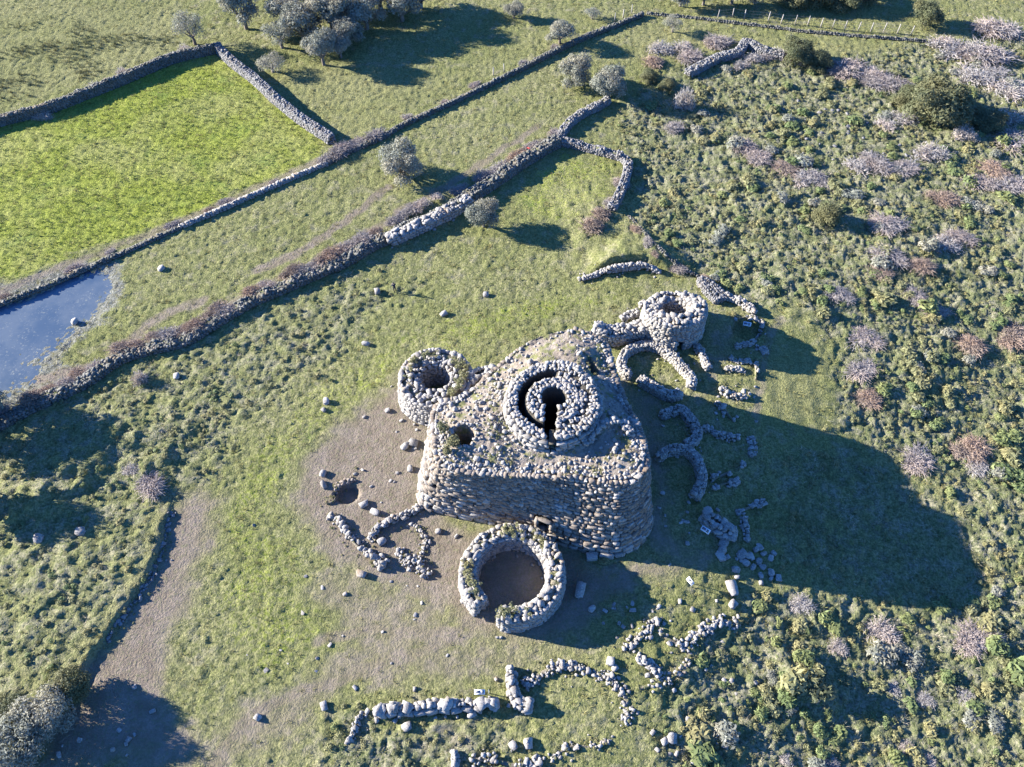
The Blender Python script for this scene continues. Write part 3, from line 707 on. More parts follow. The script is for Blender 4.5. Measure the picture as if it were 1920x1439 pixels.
# platform on top
KC = at(1038, 751, 10.8)[:2]; KR = 4.42
PIT = at(868, 816, 9.0)[:2]; PR = 1.1
SL0, SL1 = at(1103, 679, 9.3)[:2], at(1116, 699, 9.3)[:2]
gx_ = np.arange(NT[:, 0].min()-.3, NT[:, 0].max()+.31, .17); gy_ = np.arange(NT[:, 1].min()-.3, NT[:, 1].max()+.31, .17)
AX, AY = np.meshgrid(gx_, gy_); ax, ay = AX.ravel(), AY.ravel()
ring = offset(NT, -.1, True)
sd = sdist(ax, ay, ring[::2])
# rim height interpolated from nearest rim points
D = np.hypot(ax[:, None]-NT[None, ::4, 0], ay[:, None]-NT[None, ::4, 1])+.05; wgt = 1/D**3
rz = (wgt*NZ[None, ::4]).sum(1)/wgt.sum(1)
def plat_z(x, y, sdv, rzv):
    z = rzv-.1+.75*sstep(0, 3.5, sdv)+.10*perlin(x*.8, y*.8, 81)+.05*perlin(x*2.5, y*2.5, 82)+.035*rng.normal(0, 1, np.shape(x))
    z = z-7*sstep(3.7, 3.4, np.hypot(x-KC[0], y-KC[1]))
    q = np.hypot(x-PIT[0], y-PIT[1])/PR; z = z-4.0*sstep(1.12, .86, q+.08*perlin(x*2, y*2, 83))
    z = z-1.6*sstep(.42, .22, seg_dist(x, y, [SL0, SL1]))
    # hollow behind the low arc of stones, south-east
    ap = at(1140, 838, 9)[:2]; z = z-.35*sstep(2.0, 1.0, np.hypot((x-ap[0])/1.3, y-ap[1]))
    return z
az = plat_z(ax, ay, sd, rz)
out = sd < 0
nxg, nyg = len(gx_), len(gy_)
# snap vertices just outside to the rim
idx = np.where(out & (sd > -.35))[0]
for i in idx:
    k = int(np.argmin(np.hypot(ring[:, 0]-ax[i], ring[:, 1]-ay[i]))); ax[i], ay[i] = ring[k]; az[i] = NZ[k]-.08
valid = sd > -.35
q = (np.arange(nyg-1)[:, None]*nxg+np.arange(nxg-1)[None]).ravel()
Q = np.c_[q, q+1, q+nxg+1, q+nxg]; Q = Q[valid[Q].all(1) & (~out[Q]).any(1)]
used = np.unique(Q); remap = -np.ones(len(ax), int); remap[used] = np.arange(len(used))
plat = link('platform', mesh_np('platform', np.c_[ax, ay, az][used]-NO, remap[Q], MAT['platform'], smooth=True), nur)
ring_c = ring[::5]
def top_z(x, y):
    s_ = sdist(np.array([x]), np.array([y]), ring_c); D = np.hypot(x-NT[::4, 0], y-NT[::4, 1])+.05; w_ = 1/D**3
    return float(plat_z(np.array([x]), np.array([y]), s_, np.array([(w_*NZ[::4]).sum()/w_.sum()]))[0]), float(s_[0])
X = []
# rim stones
s = 0.0
while s < LB:
    i = int(np.searchsorted(cumB, s)) % n
    for k in range(2):
        if NT[i][1] > 44 and NT[i][0] < 8 and U(0, 1) < .75: continue
        off = U(.0, .7)*k; p = offset(NT, -.25-off, True)[i] if False else NT[i]-np.array([0, 0])
        d = NT[(i+1) % n]-NT[i-1]; d = d/(np.linalg.norm(d)+1e-9); p = NT[i]-np.array([d[1], -d[0]])*(.25+off*1.3)
        X.append(loose_xf(np.array([p[0], p[1], NZ[i]-.07]), U(.18, .42), .65))
    s += U(.3, .6)
# loose rubble: denser in the west strip and along the south edge
cand = 0
while cand < 2600:
    x, y = U(NT[:, 0].min(), NT[:, 0].max()), U(NT[:, 1].min(), NT[:, 1].max()); cand += 1
    z, sdv = top_z(x, y)
    if sdv < .3 or math.hypot(x-KC[0], y-KC[1]) < KR+.35 or math.hypot(x-PIT[0], y-PIT[1]) < PR+.15: continue
    dns = .28+.75*float(sstep(2.6, .6, sdv)*sstep(46, 40, y))+.65*float(sstep(4.2, 1.2, abs((x+1.4)-(y-42)*.35)))
    if perlin(np.array([x*.4]), np.array([y*.4]), 90)[0] < -.25: dns *= .35
    if y > 47 and x < 4.5: dns *= .3
    if U(0, 1) > dns: continue
    sz = U(.12, .30) if U(0, 1) < .88 else U(.30, .55)
    X.append(loose_xf(np.array([x, y, z+sz*.12]), sz, .75))
for k in range(22):                               # ring round the pit
    a = k/22*6.283+U(-.1, .1); p = PIT+np.array([math.cos(a), math.sin(a)])*(PR+U(.05, .3)); X.append(loose_xf(np.array([p[0], p[1], top_z(*(PIT+np.array([math.cos(a), math.sin(a)])*(PR+.3)))[0]+.05]), U(.22, .42), .6))
emit_stones(X, 'pale', nur, plat, 260, 8, name='rubble_stone', rest='small_rubble')
# low arc of stones in the south-east corner
arc = catmull(np.array([at(a, b, 9.1)[:2] for a, b in ((1100, 838), (1106, 822), (1118, 811), (1135, 803), (1153, 800), (1168, 806), (1177, 822))]), .22)
X = []
for p in arc:
    for k in range(3):
        d = U(-.45, .45); zz = top_z(p[0]+d, p[1])[0]
        X.append(loose_xf(np.array([p[0]+d, p[1]+U(-.3, .3), zz+.1+U(0, .35)]), U(.28, .5), .75))
ro = link('low_arc_wall', mesh_np('low_arc_wall', np.vstack([np.c_[arc+[.25, -.2], [top_z(*p)[0]-.1 for p in arc]], np.c_[arc, [top_z(*p)[0]+.38 for p in arc]], np.c_[arc+[-.25, .2], [top_z(*p)[0]-.1 for p in arc]]])-NO,
          np.array([(i, i+1, len(arc)+i+1, len(arc)+i) for i in range(len(arc)-1)]+[(len(arc)+i, len(arc)+i+1, 2*len(arc)+i+1, 2*len(arc)+i) for i in range(len(arc)-1)]), MAT['walltop']), nur)
emit_stones(X, 'pale', nur, ro, 60, 7)

# keep: outer ring wall, stair trench, inner mass with keyhole shaft
KZ = 10.8; KB = 8.9
na_, nr_ = 150, 56
th = np.linspace(0, 2*np.pi, na_, endpoint=False); rr = np.linspace(0.02, 1, nr_)
TH, RR = np.meshgrid(th, rr, indexing='ij'); kx = KC[0]+np.cos(TH)*RR*(KR-.18); ky = KC[1]+np.sin(TH)*RR*(KR-.18)
HOLE = at(1039, 745, KZ)[:2]; HR = 1.12; S0, S1 = at(1034, 760, KZ)[:2], at(1031, 818, KZ)[:2]
def keep_z(x, y):
    r = np.hypot(x-KC[0], y-KC[1])/KR; a = np.degrees(np.arctan2(y-KC[1], x-KC[0])) % 360
    z = KZ+.08*perlin(x*1.3, y*1.3, 101)-.02
    z = z+.55*sstep(.60, .95, r)*sstep(60, 0, np.abs((a-60+180) % 360-180))          # wall stands highest to the north-east
    span = sstep(80, 105, a)*sstep(278, 262, a)
    wdt = .076+.01*np.sin(np.radians(a)*1.5); tr_ = sstep(wdt+.03, wdt-.03, np.abs(r-(.70+.02*np.cos(np.radians(a-180)))))
    z = z-2.8*span*tr_
    z = z-9.5*sstep(1.10, .86, np.hypot(x-HOLE[0], y-HOLE[1])/HR)
    L = np.clip(((x-S0[0])*(S1-S0)[0]+(y-S0[1])*(S1-S0)[1])/((S1-S0)@(S1-S0)), 0, 1)
    ds = np.hypot(x-S0[0]-L*(S1-S0)[0], y-S0[1]-L*(S1-S0)[1]); w_ = .56-.10*L
    z = np.minimum(z, np.where(ds < w_+.12, KZ-7*sstep(w_+.10, w_-.12, ds), 99))
    return z
kz = keep_z(kx, ky)
KV = np.stack([kx, ky, kz], 2).reshape(-1, 3); KF = []
for i in range(na_):
    j = (i+1) % na_
    for b in range(nr_-1): KF.append((i*nr_+b, i*nr_+b+1, j*nr_+b+1, j*nr_+b))
k0 = len(KV); KV = np.vstack([KV, [[KC[0], KC[1], float(keep_z(KC[0:1], KC[1:2])[0])]]])
KT = [(k0, i*nr_, ((i+1) % na_)*nr_) for i in range(na_)]
k1 = len(KV); KV = np.vstack([KV, np.c_[KC[0]+np.cos(th)*(KR+.15), KC[1]+np.sin(th)*(KR+.15), np.full(na_, KB)]])
for i in range(na_): KF.append((i*nr_+nr_-1, k1+i, k1+(i+1) % na_, ((i+1) % na_)*nr_+nr_-1))
keep = link('keep_tower', mesh_np('keep_tower', KV-NO, [np.array(KF), np.array(KT)], MAT['core']), nur)
X, Vv = [], []
a = np.linspace(0, 2*np.pi, 90, endpoint=False)
KBc, KTc = np.c_[KC[0]+np.cos(a)*(KR+.35), KC[1]+np.sin(a)*(KR+.35)], np.c_[KC[0]+np.cos(a)*KR, KC[1]+np.sin(a)*KR]
ktop = np.array([float(keep_z(np.array([KC[0]+math.cos(t)*KR*.9]), np.array([KC[1]+math.sin(t)*KR*.9]))[0]) for t in a])
kd = math.radians(267)/(2*math.pi)
X, Vv = ruled_stones(KBc, KTc, np.full(90, KB), np.full(90, KZ-.1), True, (.42, .36), (.75, .65), .6, 1, .08, lambda u, z: abs(u-kd) < .017 and .3 < z < 1.5, out=.05)
for r0, cnt, lo, hi in ((.975, 66, .3, .5), (.90, 62, .28, .5), (.835, 54, .25, .42), (.55, 40, .3, .48), (.47, 34, .25, .45), (.39, 24, .25, .42)):
    for k in range(cnt):
        t = (k+U(-.3, .3))/cnt*6.283; r = (r0+U(-.02, .02))*KR; x, y = KC[0]+math.cos(t)*r, KC[1]+math.sin(t)*r
        zz = float(keep_z(np.array([x]), np.array([y]))[0])
        if zz < KZ-.3: continue
        X.append(loose_xf(np.array([x, y, zz+.08]), U(lo, hi), .8)); Vv.append(True)
for k in range(16):                               # kerb of the shaft and of the slot
    t = k/16*6.283
    x, y = HOLE[0]+math.cos(t)*(HR+.32), HOLE[1]+math.sin(t)*(HR+.32); zz = float(keep_z(np.array([x]), np.array([y]))[0])
    if zz > KZ-.4: X.append(loose_xf(np.array([x, y, zz+.08]), U(.3, .45), .8)); Vv.append(True)
for k in range(5):
    for sg in (-1, 1):
        p = S0+(S1-S0)*(k+.4)/5; x, y = p[0]+sg*.82, p[1]; zz = float(keep_z(np.array([x]), np.array([y]))[0])
        if zz > KZ-.4: X.append(loose_xf(np.array([x, y, zz+.08]), U(.35, .5), .8)); Vv.append(True)
for k in range(140):                              # loose fill of the wide eastern half
    t = U(-1.7, 1.4); r = U(.42, .95)*KR; x, y = KC[0]+math.cos(t)*r, KC[1]+math.sin(t)*r; zz = float(keep_z(np.array([x]), np.array([y]))[0])
    if zz < KZ-.3: continue
    X.append(loose_xf(np.array([x, y, zz+.05]), U(.2, .45), .75)); Vv.append(True)
emit_stones(X, 'pale', nur, keep, 300, 7, vis=Vv)
# small doorway low in the keep's south wall
kn = np.array([math.cos(math.radians(267)), math.sin(math.radians(267))])
_p = KC+kn*(KR+.33)
V = []; t2 = np.array([-kn[1], kn[0]])
for d in (.05, -1.6):
    for s_, z_ in ((-1, 0), (-1, 1.15), (1, 1.15), (1, 0)): V.append((_p[0]+t2[0]*s_*.33+kn[0]*d, _p[1]+t2[1]*s_*.33+kn[1]*d, KB+.4+z_))
link('keep_doorway', mesh_np('keep_doorway', np.array(V)-NO, np.array([(0, 1, 5, 4), (1, 2, 6, 5), (2, 3, 7, 6), (3, 0, 4, 7), (4, 5, 6, 7)]), MAT['core']), keep)

# ------------------------------------------------------------------ round towers and the meeting hut
def ring_path(c, rx, ry, n=28, a0=0, a1=360, rot=0):
    t = np.radians(np.linspace(a0, a1, n, endpoint=(a1-a0) % 360 != 0)); return np.c_[c[0]+np.cos(t)*rx, c[1]+np.sin(t)*ry]
LT = np.array([-8.5, 50.3])
lt = stone_wall('round_tower', 'round roofless stone tower with a dark well attached to the left rear of the nuraghe', ring_path(LT, 2.95, 2.85, 30), 1.95, 3.5, (.55, .38), True, .13, 'pale', cat='tower', ragged=.06, topd=.62, limit=300, minpx=8)
KEEPOUT.append(ring_path(LT, 4.8, 4.6))
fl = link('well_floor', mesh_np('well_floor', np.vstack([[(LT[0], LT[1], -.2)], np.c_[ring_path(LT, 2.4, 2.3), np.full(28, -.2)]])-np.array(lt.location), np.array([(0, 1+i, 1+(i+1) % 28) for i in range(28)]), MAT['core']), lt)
# stump of wall joining it to the bastion
stone_wall('joining_wall', 'short mossy wall stump joining the left round tower to the nuraghe', np.array([at(866, 715, 3.6)[:2], at(888, 712, 3.6)[:2], at(905, 703, 3.6)[:2], at(925, 700, 3.6)[:2]]), 2.2, 3.3, (.6, .45), False, .05, 'pale', cat='stone wall', ragged=.1, topd=.6)
RT = np.array([19.35, 60.2])
ra = np.degrees(np.arctan2(gp(1272, 655)[1]-RT[1], gp(1272, 655)[0]-RT[0])) % 360
def rt_skip(u, z): return abs(u*360-ra) < 7.5 and z < 1.7 and z > -.5
rt = stone_wall('round_tower', 'round tower of pale stacked blocks with a low doorway, standing apart right of the nuraghe', ring_path(RT, 2.78, 2.42, 30), 1.5, (4.2, 3.5, 2.9, 3.1, 3.4, 4.1, 4.4, 4.4, 4.2), (.58, .40), True, .05, 'pale', cat='tower', ragged=.10, topd=1.0, minpx=8, skip=None if False else rt_skip)
KEEPOUT.append(ring_path(RT, 4.4, 4.2))
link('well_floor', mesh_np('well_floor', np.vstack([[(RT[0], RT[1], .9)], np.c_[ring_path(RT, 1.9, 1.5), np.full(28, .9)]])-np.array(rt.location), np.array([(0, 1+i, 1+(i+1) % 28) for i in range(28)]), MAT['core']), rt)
rn = np.array([math.cos(math.radians(ra)), math.sin(math.radians(ra))])
doorway(rt, (*(RT+rn*3.3), float(hgt(*(RT+rn*3.3)))), rn, .85, 1.7, 2.6, 'pale')
HC = np.array([0.0, 28.1])
g0, g1 = at(886, 1152, 1.2)[:2], at(936, 1160, 1.2)[:2]
ga0 = math.degrees(math.atan2(g0[1]-HC[1], g0[0]-HC[0])) % 360; ga1 = math.degrees(math.atan2(g1[1]-HC[1], g1[0]-HC[0])) % 360
hut = stone_wall('round_hut', 'large roofless round stone hut with an entrance gap, in front of the nuraghe doorway', ring_path(HC, 4.25, 4.15, 34, ga1+1.5, ga0+360-1.5), 1.15, (2.4, 2.7, 3.0, 2.6, 2.5, 2.6, 2.6), (.55, .36), False, .08, 'pale', cat='hut', ragged=.06, topd=.62, limit=300, minpx=8.5)
KEEPOUT.append(ring_path(HC, 5.3, 5.2))
ORD = ['first', 'second', 'third', 'fourth', 'fifth', 'sixth', 'seventh', 'eighth', 'ninth', 'tenth', 'eleventh', 'twelfth', 'thirteenth', 'fourteenth', 'fifteenth', 'sixteenth', 'seventeenth', 'eighteenth', 'nineteenth', 'twentieth',
       'twenty-first', 'twenty-second', 'twenty-third', 'twenty-fourth', 'twenty-fifth', 'twenty-sixth', 'twenty-seventh', 'twenty-eighth', 'twenty-ninth', 'thirtieth']
# ------------------------------------------------------------------ ruined walls and huts around the nuraghe
def Wp(pxs, h): return np.array([gp(a, b, h*.8)[:2] for a, b in pxs])
RUINS = []
def ruin(name, label, pxs, width, height, size, mat='pale', cat='stone wall', **k):
    RUINS.append((Wp(pxs, float(np.mean(height))), float(np.mean(width)), float(np.mean(height)))); hh = float(np.mean(height)); size = (size[0]*.76, size[1]*.8); width = np.asarray(width, float)*(.66 if hh < 1.6 else 1)
    if k.get('drop', 0) >= .35: k.setdefault('mess', .2)
    elif hh < .6: k.setdefault('mess', .07)
    if k.get('drop', 0) >= .35: height = np.asarray(height, float)*.7; size = (size[0]*.9, size[1]*.85)
    return stone_wall(name, label, Wp(pxs, hh), width, height, size, False, k.pop('batter', .12), mat, cat=cat, core=k.pop('core', .6), drop=k.pop('drop', .14), jit=.2, **{'ragged': .35, **k})
ruin('connecting_wall', 'thick ruined wall linking the nuraghe to the right round tower', [(1116, 618), (1150, 622), (1185, 616), (1215, 611), (1236, 606)], 1.4, (2.2, 1.9, 1.9, 2.1), (.7, .45), ragged=.12, core=.9, drop=0)
ruin('hut_wall', 'low horseshoe hut wall open towards the viewer, right of the nuraghe', [(1181, 703), (1168, 690), (1166, 674), (1175, 658), (1193, 649), (1217, 645), (1240, 652), (1263, 668), (1283, 690), (1298, 708), (1297, 722)], .95, 1.0, (.48, .32), ragged=.08, drop=.03, core=.85)
ruin('hut_wall', 'short oval wall segment with rounded end below the horseshoe hut', [(1200, 709), (1222, 722), (1246, 736), (1262, 740), (1274, 735)], 1.1, 1.0, (.48, .32), ragged=.08, drop=.03, core=.85)
ruin('hut_wall', 'narrow leaning wall remnant in shade between horseshoe hut and round pit', [(1309, 648), (1316, 662), (1322, 674), (1328, 688)], .9, .6, (.55, .3))
ruin('pit_kerb', 'thin kerb of stones round the dark sunken pit with a white sign', [(1380, 597), (1400, 592), (1417, 596), (1427, 612), (1424, 630), (1412, 641), (1396, 645), (1383, 651)], .55, (.2, .2, .25, .35, .5), (.42, .25))
ruin('wall_remnant', 'squarish heap of blocks at the right edge of the tower shadow', [(1422, 651), (1432, 653), (1437, 658)], .9, .4, (.5, .3))
ruin('wall_remnant', 'short low stone row left of the upright kerb line, nearer the tower', [(1371, 669), (1383, 676), (1397, 677), (1409, 677)], .6, .35, (.42, .25))
ruin('wall_remnant', 'short low stone row below the other one beside the brown path', [(1362, 690), (1380, 690), (1397, 695)], .6, .35, (.42, .25))
ruin('wall_remnant', 'straight upright kerb line of pale stones facing the mown strip', [(1419, 672), (1418, 690), (1418, 709)], .5, .5, (.5, .4))
ruin('wall_remnant', 'pale rubble wall stub on the sunlit grass above the big shadow', [(1355, 727), (1366, 737), (1380, 741), (1396, 741)], .85, .5, (.45, .3))
ruin('wall_remnant', 'chunky boulder row crossing from sunlight into the big shadow', [(1344, 753), (1353, 761), (1362, 770), (1374, 786)], .7, .45, (.55, .4))
ruin('wall_remnant', 'crumbling low wall zigzagging in the big shadow, first beside the bastion', [(1241, 777), (1263, 769), (1278, 767), (1292, 781), (1304, 797), (1309, 812), (1302, 824), (1288, 831)], 1.1, .8, (.4, .28), ragged=.2)
ruin('wall_remnant', 'thin wall line running right in the big shadow from the zigzag wall', [(1317, 803), (1330, 801), (1342, 811), (1359, 817), (1384, 819)], .65, .5, (.42, .28))
ruin('wall_remnant', 'loose scatter of stones forming a corner deep in the big shadow', [(1409, 821), (1413, 836), (1411, 853)], 1.0, .25, (.4, .25))
ruin('hut_wall', 'curved hut wall like a question mark in the big shadow beside the bastion', [(1236, 857), (1246, 846), (1268, 840), (1289, 843), (1306, 857), (1314, 877), (1318, 896), (1312, 915), (1304, 928)], (.9, 1.0, 1.0, 1.0, 1.4), 1.0, (.42, .3), ragged=.12)
ruin('wall_remnant', 'upper of two short parallel stone stubs in the big shadow', [(1337, 898), (1350, 891), (1365, 886)], .7, .5, (.5, .3))
ruin('wall_remnant', 'lower of two short parallel stone stubs in the big shadow', [(1341, 912), (1359, 906), (1383, 901)], .6, .45, (.5, .3))
ruin('wall_remnant', 'tiny two-stone row above the parallel stubs in shadow', [(1369, 874), (1382, 872), (1395, 869)], .4, .35, (.5, .3))
ruin('wall_remnant', 'faint stone row slanting right below the parallel stubs in shadow', [(1385, 960), (1404, 951), (1419, 945), (1433, 939)], .7, .35, (.42, .28))
ruin('wall_remnant', 'wide wall of big flat blocks beside the white sign in shadow', [(1322, 964), (1340, 977), (1358, 991), (1376, 999)], 1.7, .9, (.85, .5), ragged=.15)
ruin('wall_remnant', 'line of single stones running down at the right of the flat-block wall', [(1395, 970), (1400, 994), (1402, 1012)], .6, .4, (.5, .35))
# west side
ruin('pit_kerb', 'dark little kerb round the shaded pit left of the nuraghe', [(612, 944), (626, 938), (631, 925), (636, 911), (650, 902), (662, 898)], .45, .35, (.42, .3), mat='brown')
ruin('wall_remnant', 'ragged line of stones winding down left of the small semicircular hut', [(617, 966), (637, 978), (648, 996), (660, 1013), (680, 1032), (702, 1043), (719, 1058)], (.5, .5, .6, .8, 1.3), (.35, .4, .5, .6), (.5, .35), ragged=.3)
ruin('hut_wall', 'small semicircular hut wall curling out from the left corner of the nuraghe', [(794, 944), (773, 957), (755, 966), (730, 975), (709, 989), (696, 1002), (703, 1013)], .6, .5, (.42, .28), ragged=.15)
ruin('hut_wall', 'faint right arc of pebbly stones closing the small semicircular hut', [(775, 983), (790, 996), (799, 1010), (796, 1024), (792, 1037)], .45, .22, (.36, .2))
ruin('wall_remnant', 'twin rubble heaps below the small semicircular hut', [(750, 1033), (757, 1049), (768, 1050), (780, 1048), (790, 1060), (799, 1075)], .95, .5, (.45, .3), ragged=.7, drop=.45, core=.3)
ruin('bank_stones', 'thin broken line of small stones along the bank of the bare strip', [(318, 962), (311, 990), (302, 1030), (278, 1083), (252, 1126), (222, 1165), (196, 1200)], .5, .22, (.4, .26), mat='grey', drop=.5, core=.2)
# south side
ruin('block_wall', 'row of large upright pale blocks on the grass at the bottom', [(705, 1332), (740, 1329), (783, 1328), (815, 1322), (857, 1322), (893, 1320), (926, 1319)], .75, .8, (.95, .7), ragged=.1)
ruin('wall_remnant', 'broken tail of small stones bending down left of the block row', [(690, 1337), (668, 1347), (665, 1365), (655, 1390)], .4, .3, (.42, .3))
ruin('wall_remnant', 'straight pale wall end right of the dark information panel', [(958, 1252), (960, 1277), (964, 1300), (975, 1318), (992, 1322)], (.7, .7, .9, 1.1), .85, (.7, .45), ragged=.1)
ruin('hut_wall', 'overgrown curving rubble wall enclosing a grassy hollow at the bottom', [(988, 1284), (1012, 1264), (1040, 1251), (1063, 1247), (1095, 1256), (1136, 1267), (1156, 1286), (1177, 1313), (1176, 1352)], .9, (.55, .55, .45, .35, .3), (.42, .3), ragged=.6, drop=.4, core=.35)
ruin('wall_remnant', 'rubble row climbing right from the edge of the hut shadow', [(1175, 1215), (1190, 1200), (1205, 1188), (1222, 1172), (1237, 1163)], .8, .33, (.45, .3), ragged=.7, drop=.45, core=.3)
ruin('wall_remnant', 'looping rubble line round a small grassy cell, lower right of the hut', [(1238, 1180), (1250, 1194), (1283, 1217), (1292, 1238), (1276, 1258), (1243, 1277), (1198, 1291)], .75, .33, (.45, .3), ragged=.7, drop=.45, core=.3)
ruin('wall_remnant', 'short rubble stub inside the looping rubble line', [(1198, 1232), (1219, 1246), (1237, 1263)], .7, .45, (.48, .3))
ruin('rubble_heap', 'heaped rubble ridge at the right end of the looping line', [(1286, 1215), (1302, 1195), (1330, 1172), (1352, 1165), (1378, 1168)], 1.1, .45, (.5, .32), ragged=.7, drop=.45, core=.3)
ruin('wall_remnant', 'ruined wall run along the very bottom edge left of centre', [(884, 1424), (921, 1423), (965, 1434), (1010, 1428)], .8, .5, (.5, .35), ragged=.6, drop=.35, core=.35)
ruin('wall_remnant', 'upright stone pair at the left end of the bottom edge wall', [(852, 1410), (853, 1434)], .5, .6, (.6, .45))
ruin('wall_remnant', 'broken stones trailing right along the bottom edge', [(1036, 1420), (1060, 1404), (1081, 1397), (1110, 1400), (1138, 1391)], .6, .33, (.5, .32), ragged=.7, drop=.45, core=.3)
# north-east
ruin('wall_stub', 'small detached rubble stub on the grass left of the right tower', [(1168, 596), (1180, 590), (1194, 584)], 1.0, .7, (.55, .4))
ruin('wall_stub', 'tiny rubble stub touching the right tower at its upper left', [(1201, 570), (1209, 566)], .8, .7, (.55, .4))
ruin('rubble_wall', 'dark rubble bank piled behind the right round tower', [(1313, 521), (1330, 536), (1343, 548), (1352, 560)], (1.2, 2.4, 2.8, 2.2), .9, (.36, .25), mat='grey', ragged=.2, minpx=6.5, topd=1.6)
ruin('field_wall', 'short pale wall running right from the rubble bank behind the tower', [(1362, 552), (1378, 558), (1396, 567), (1416, 583)], .8, .75, (.5, .35))
ruin('retaining_wall', 'stone facing of the grassy bank above the right tower', [(1088, 520), (1105, 516), (1123, 511), (1147, 504), (1173, 500), (1207, 498), (1237, 507)], .5, (.25, .5, .85, .95, .8, .4), (.55, .38), ragged=.35, core=.4)
ruin('field_wall', 'thin overgrown wall climbing from the rubble bank to the paddock corner', [(1316, 520), (1290, 508), (1262, 486), (1235, 462), (1205, 430), (1180, 405)], .35, (.3, .3, .3, .2), (.3, .2), mat='dark', chip=True, ragged=.6)

# ------------------------------------------------------------------ loose boulders
def boulder(px, py, s, label, group=None, mat='pale', flat=.7):
    p = gp(px, py); o = link('boulder', rock_mesh(int(rng.integers(14)), mat)); x = loose_xf(np.array([p[0], p[1], p[2]+s*flat*.22]), s, flat, .18)
    M4 = Matrix.Identity(4)
    for r in range(3):
        for c in range(3): M4[r][c] = x[c][r]
        M4[r][3] = x[3][r]
    o.matrix_basis = M4; tag(o, label, 'boulder', group); return o
p = gp(1109, 1046); bo = link('dressed_block', None, loc=tuple(p)); tag(bo, 'squared pale stone block at the foot of the bastion by its right corner', 'stone block')
def box_mesh(nm, sx, sy, sz, mat, z0=0.0, taper=.96):
    V = [(x*sx/2*(taper if z else 1), y*sy/2*(taper if z else 1), z0+z*sz) for z in (0, 1) for y in (-1, 1) for x in (-1, 1)]
    return mesh_np(nm, np.array(V), np.array([(0, 2, 3, 1), (4, 5, 7, 6), (0, 1, 5, 4), (2, 6, 7, 3), (0, 4, 6, 2), (1, 3, 7, 5)]), MAT[mat])
bm = box_mesh('block', 1.1, .75, .75, 'pale', -.1); ob = link('block', bm, bo); md = ob.modifiers.new('edge', 'BEVEL'); md.width = .05; md.segments = 2; bo.rotation_euler = (0, 0, .1)
SINGLE = [(606, 889, .75, 'upper of two pale boulders at the left edge of the trodden soil'), (607, 910, .7, 'lower of two pale boulders at the left edge of the trodden soil'),
 (703, 961, .8, 'round boulder on soil between the shaded pit and the semicircular hut'), (678, 1078, .85, 'lone boulder on the grass below the ragged stone line'),
 (716, 1016, .8, 'boulder at the open end of the small semicircular hut'), (683, 947, .8, 'boulder pair beside the shaded pit left of the nuraghe'),
 (776, 832, 1.0, 'upper large flat boulder near the left wall of the nuraghe'), (760, 838, .8, 'boulder left of the flat boulders near the nuraghe wall'), (769, 880, .7, 'pale slab lying low beside the left corner of the nuraghe'),
 (843, 963, .45, 'small boulder at the foot of the south face, left of the doorway'), (822, 997, .55, 'left of two small stones on soil between semicircular hut and round hut'), (856, 1006, .4, 'right of two small stones on soil between semicircular hut and round hut'),
 (647, 1115, .4, 'small pale stone alone on grass left of the round hut'), (1088, 1108, 1.2, 'long flat slab in the shadow of the round hut'), (1109, 1142, .65, 'egg-shaped stone in the shadow of the round hut'),
 (1391, 1041, 1.0, 'tall boulder leaning at the lower edge of the big shadow'), (1397, 1056, .7, 'boulder just below the tall leaning one in shadow'), (1359, 1008, .95, 'first boulder of a column below the flat-block wall'), (1356, 1021, .95, 'second boulder of the column below the flat-block wall'), (1353, 1033, .9, 'third boulder of the column below the flat-block wall'), (1350, 1045, .9, 'last boulder of the column below the flat-block wall'),
 (1372, 1104, 1.25, 'massive pointed boulder on grass right of the leaning sign'), (1374, 1134, .8, 'boulder just below the massive pointed boulder'), (1145, 1241, .8, 'squarish boulder above the curving rubble wall'), (1153, 1254, .6, 'lesser boulder touching the squarish one above the curving wall'),
 (962, 1399, .75, 'round boulder above the bottom edge wall'), (990, 1395, .85, 'wide flat boulder above the bottom edge wall'), (1260, 1384, .9, 'pale slab in the scrub near the bottom edge'), (1246, 1391, .6, 'stone beside the pale slab near the bottom edge'), (764, 1364, .8, 'boulder just below the large block row'), (885, 1341, .7, 'block toppled just below the right end of the block row'),
 (75, 1011, .9, 'left of two boulders on the weedy slope at far left'), (153, 998, .9, 'right of two boulders on the weedy slope at far left'), (608, 1325, .7, 'dark boulder pair on grass left of the block row'), (484, 1346, .6, 'small boulder on grass right of the lower left trees'),
 (708, 548, .8, 'dark boulder just left of the walking person'), (911, 554, .7, 'small boulder on grass right of the walking person'), (686, 646, .7, 'boulder on bright grass above the left round tower'), (832, 590, .75, 'dark boulder between the person and the left round tower'), (612, 754, .75, 'boulder at the grass edge left of the left round tower'), (607, 770, .5, 'smaller stone below the boulder at the grass edge'), (727, 771, .55, 'pebble-like stone on soil left of the left round tower'), (141, 604, .7, 'small boulder on the right shore of the pond'), (332, 707, .7, 'boulder in weeds below the hedge, right of the pale bush'), (303, 505, .8, 'low boulder alone in the middle pasture')]
for px, py, s, lb in SINGLE: boulder(px, py, s, lb)
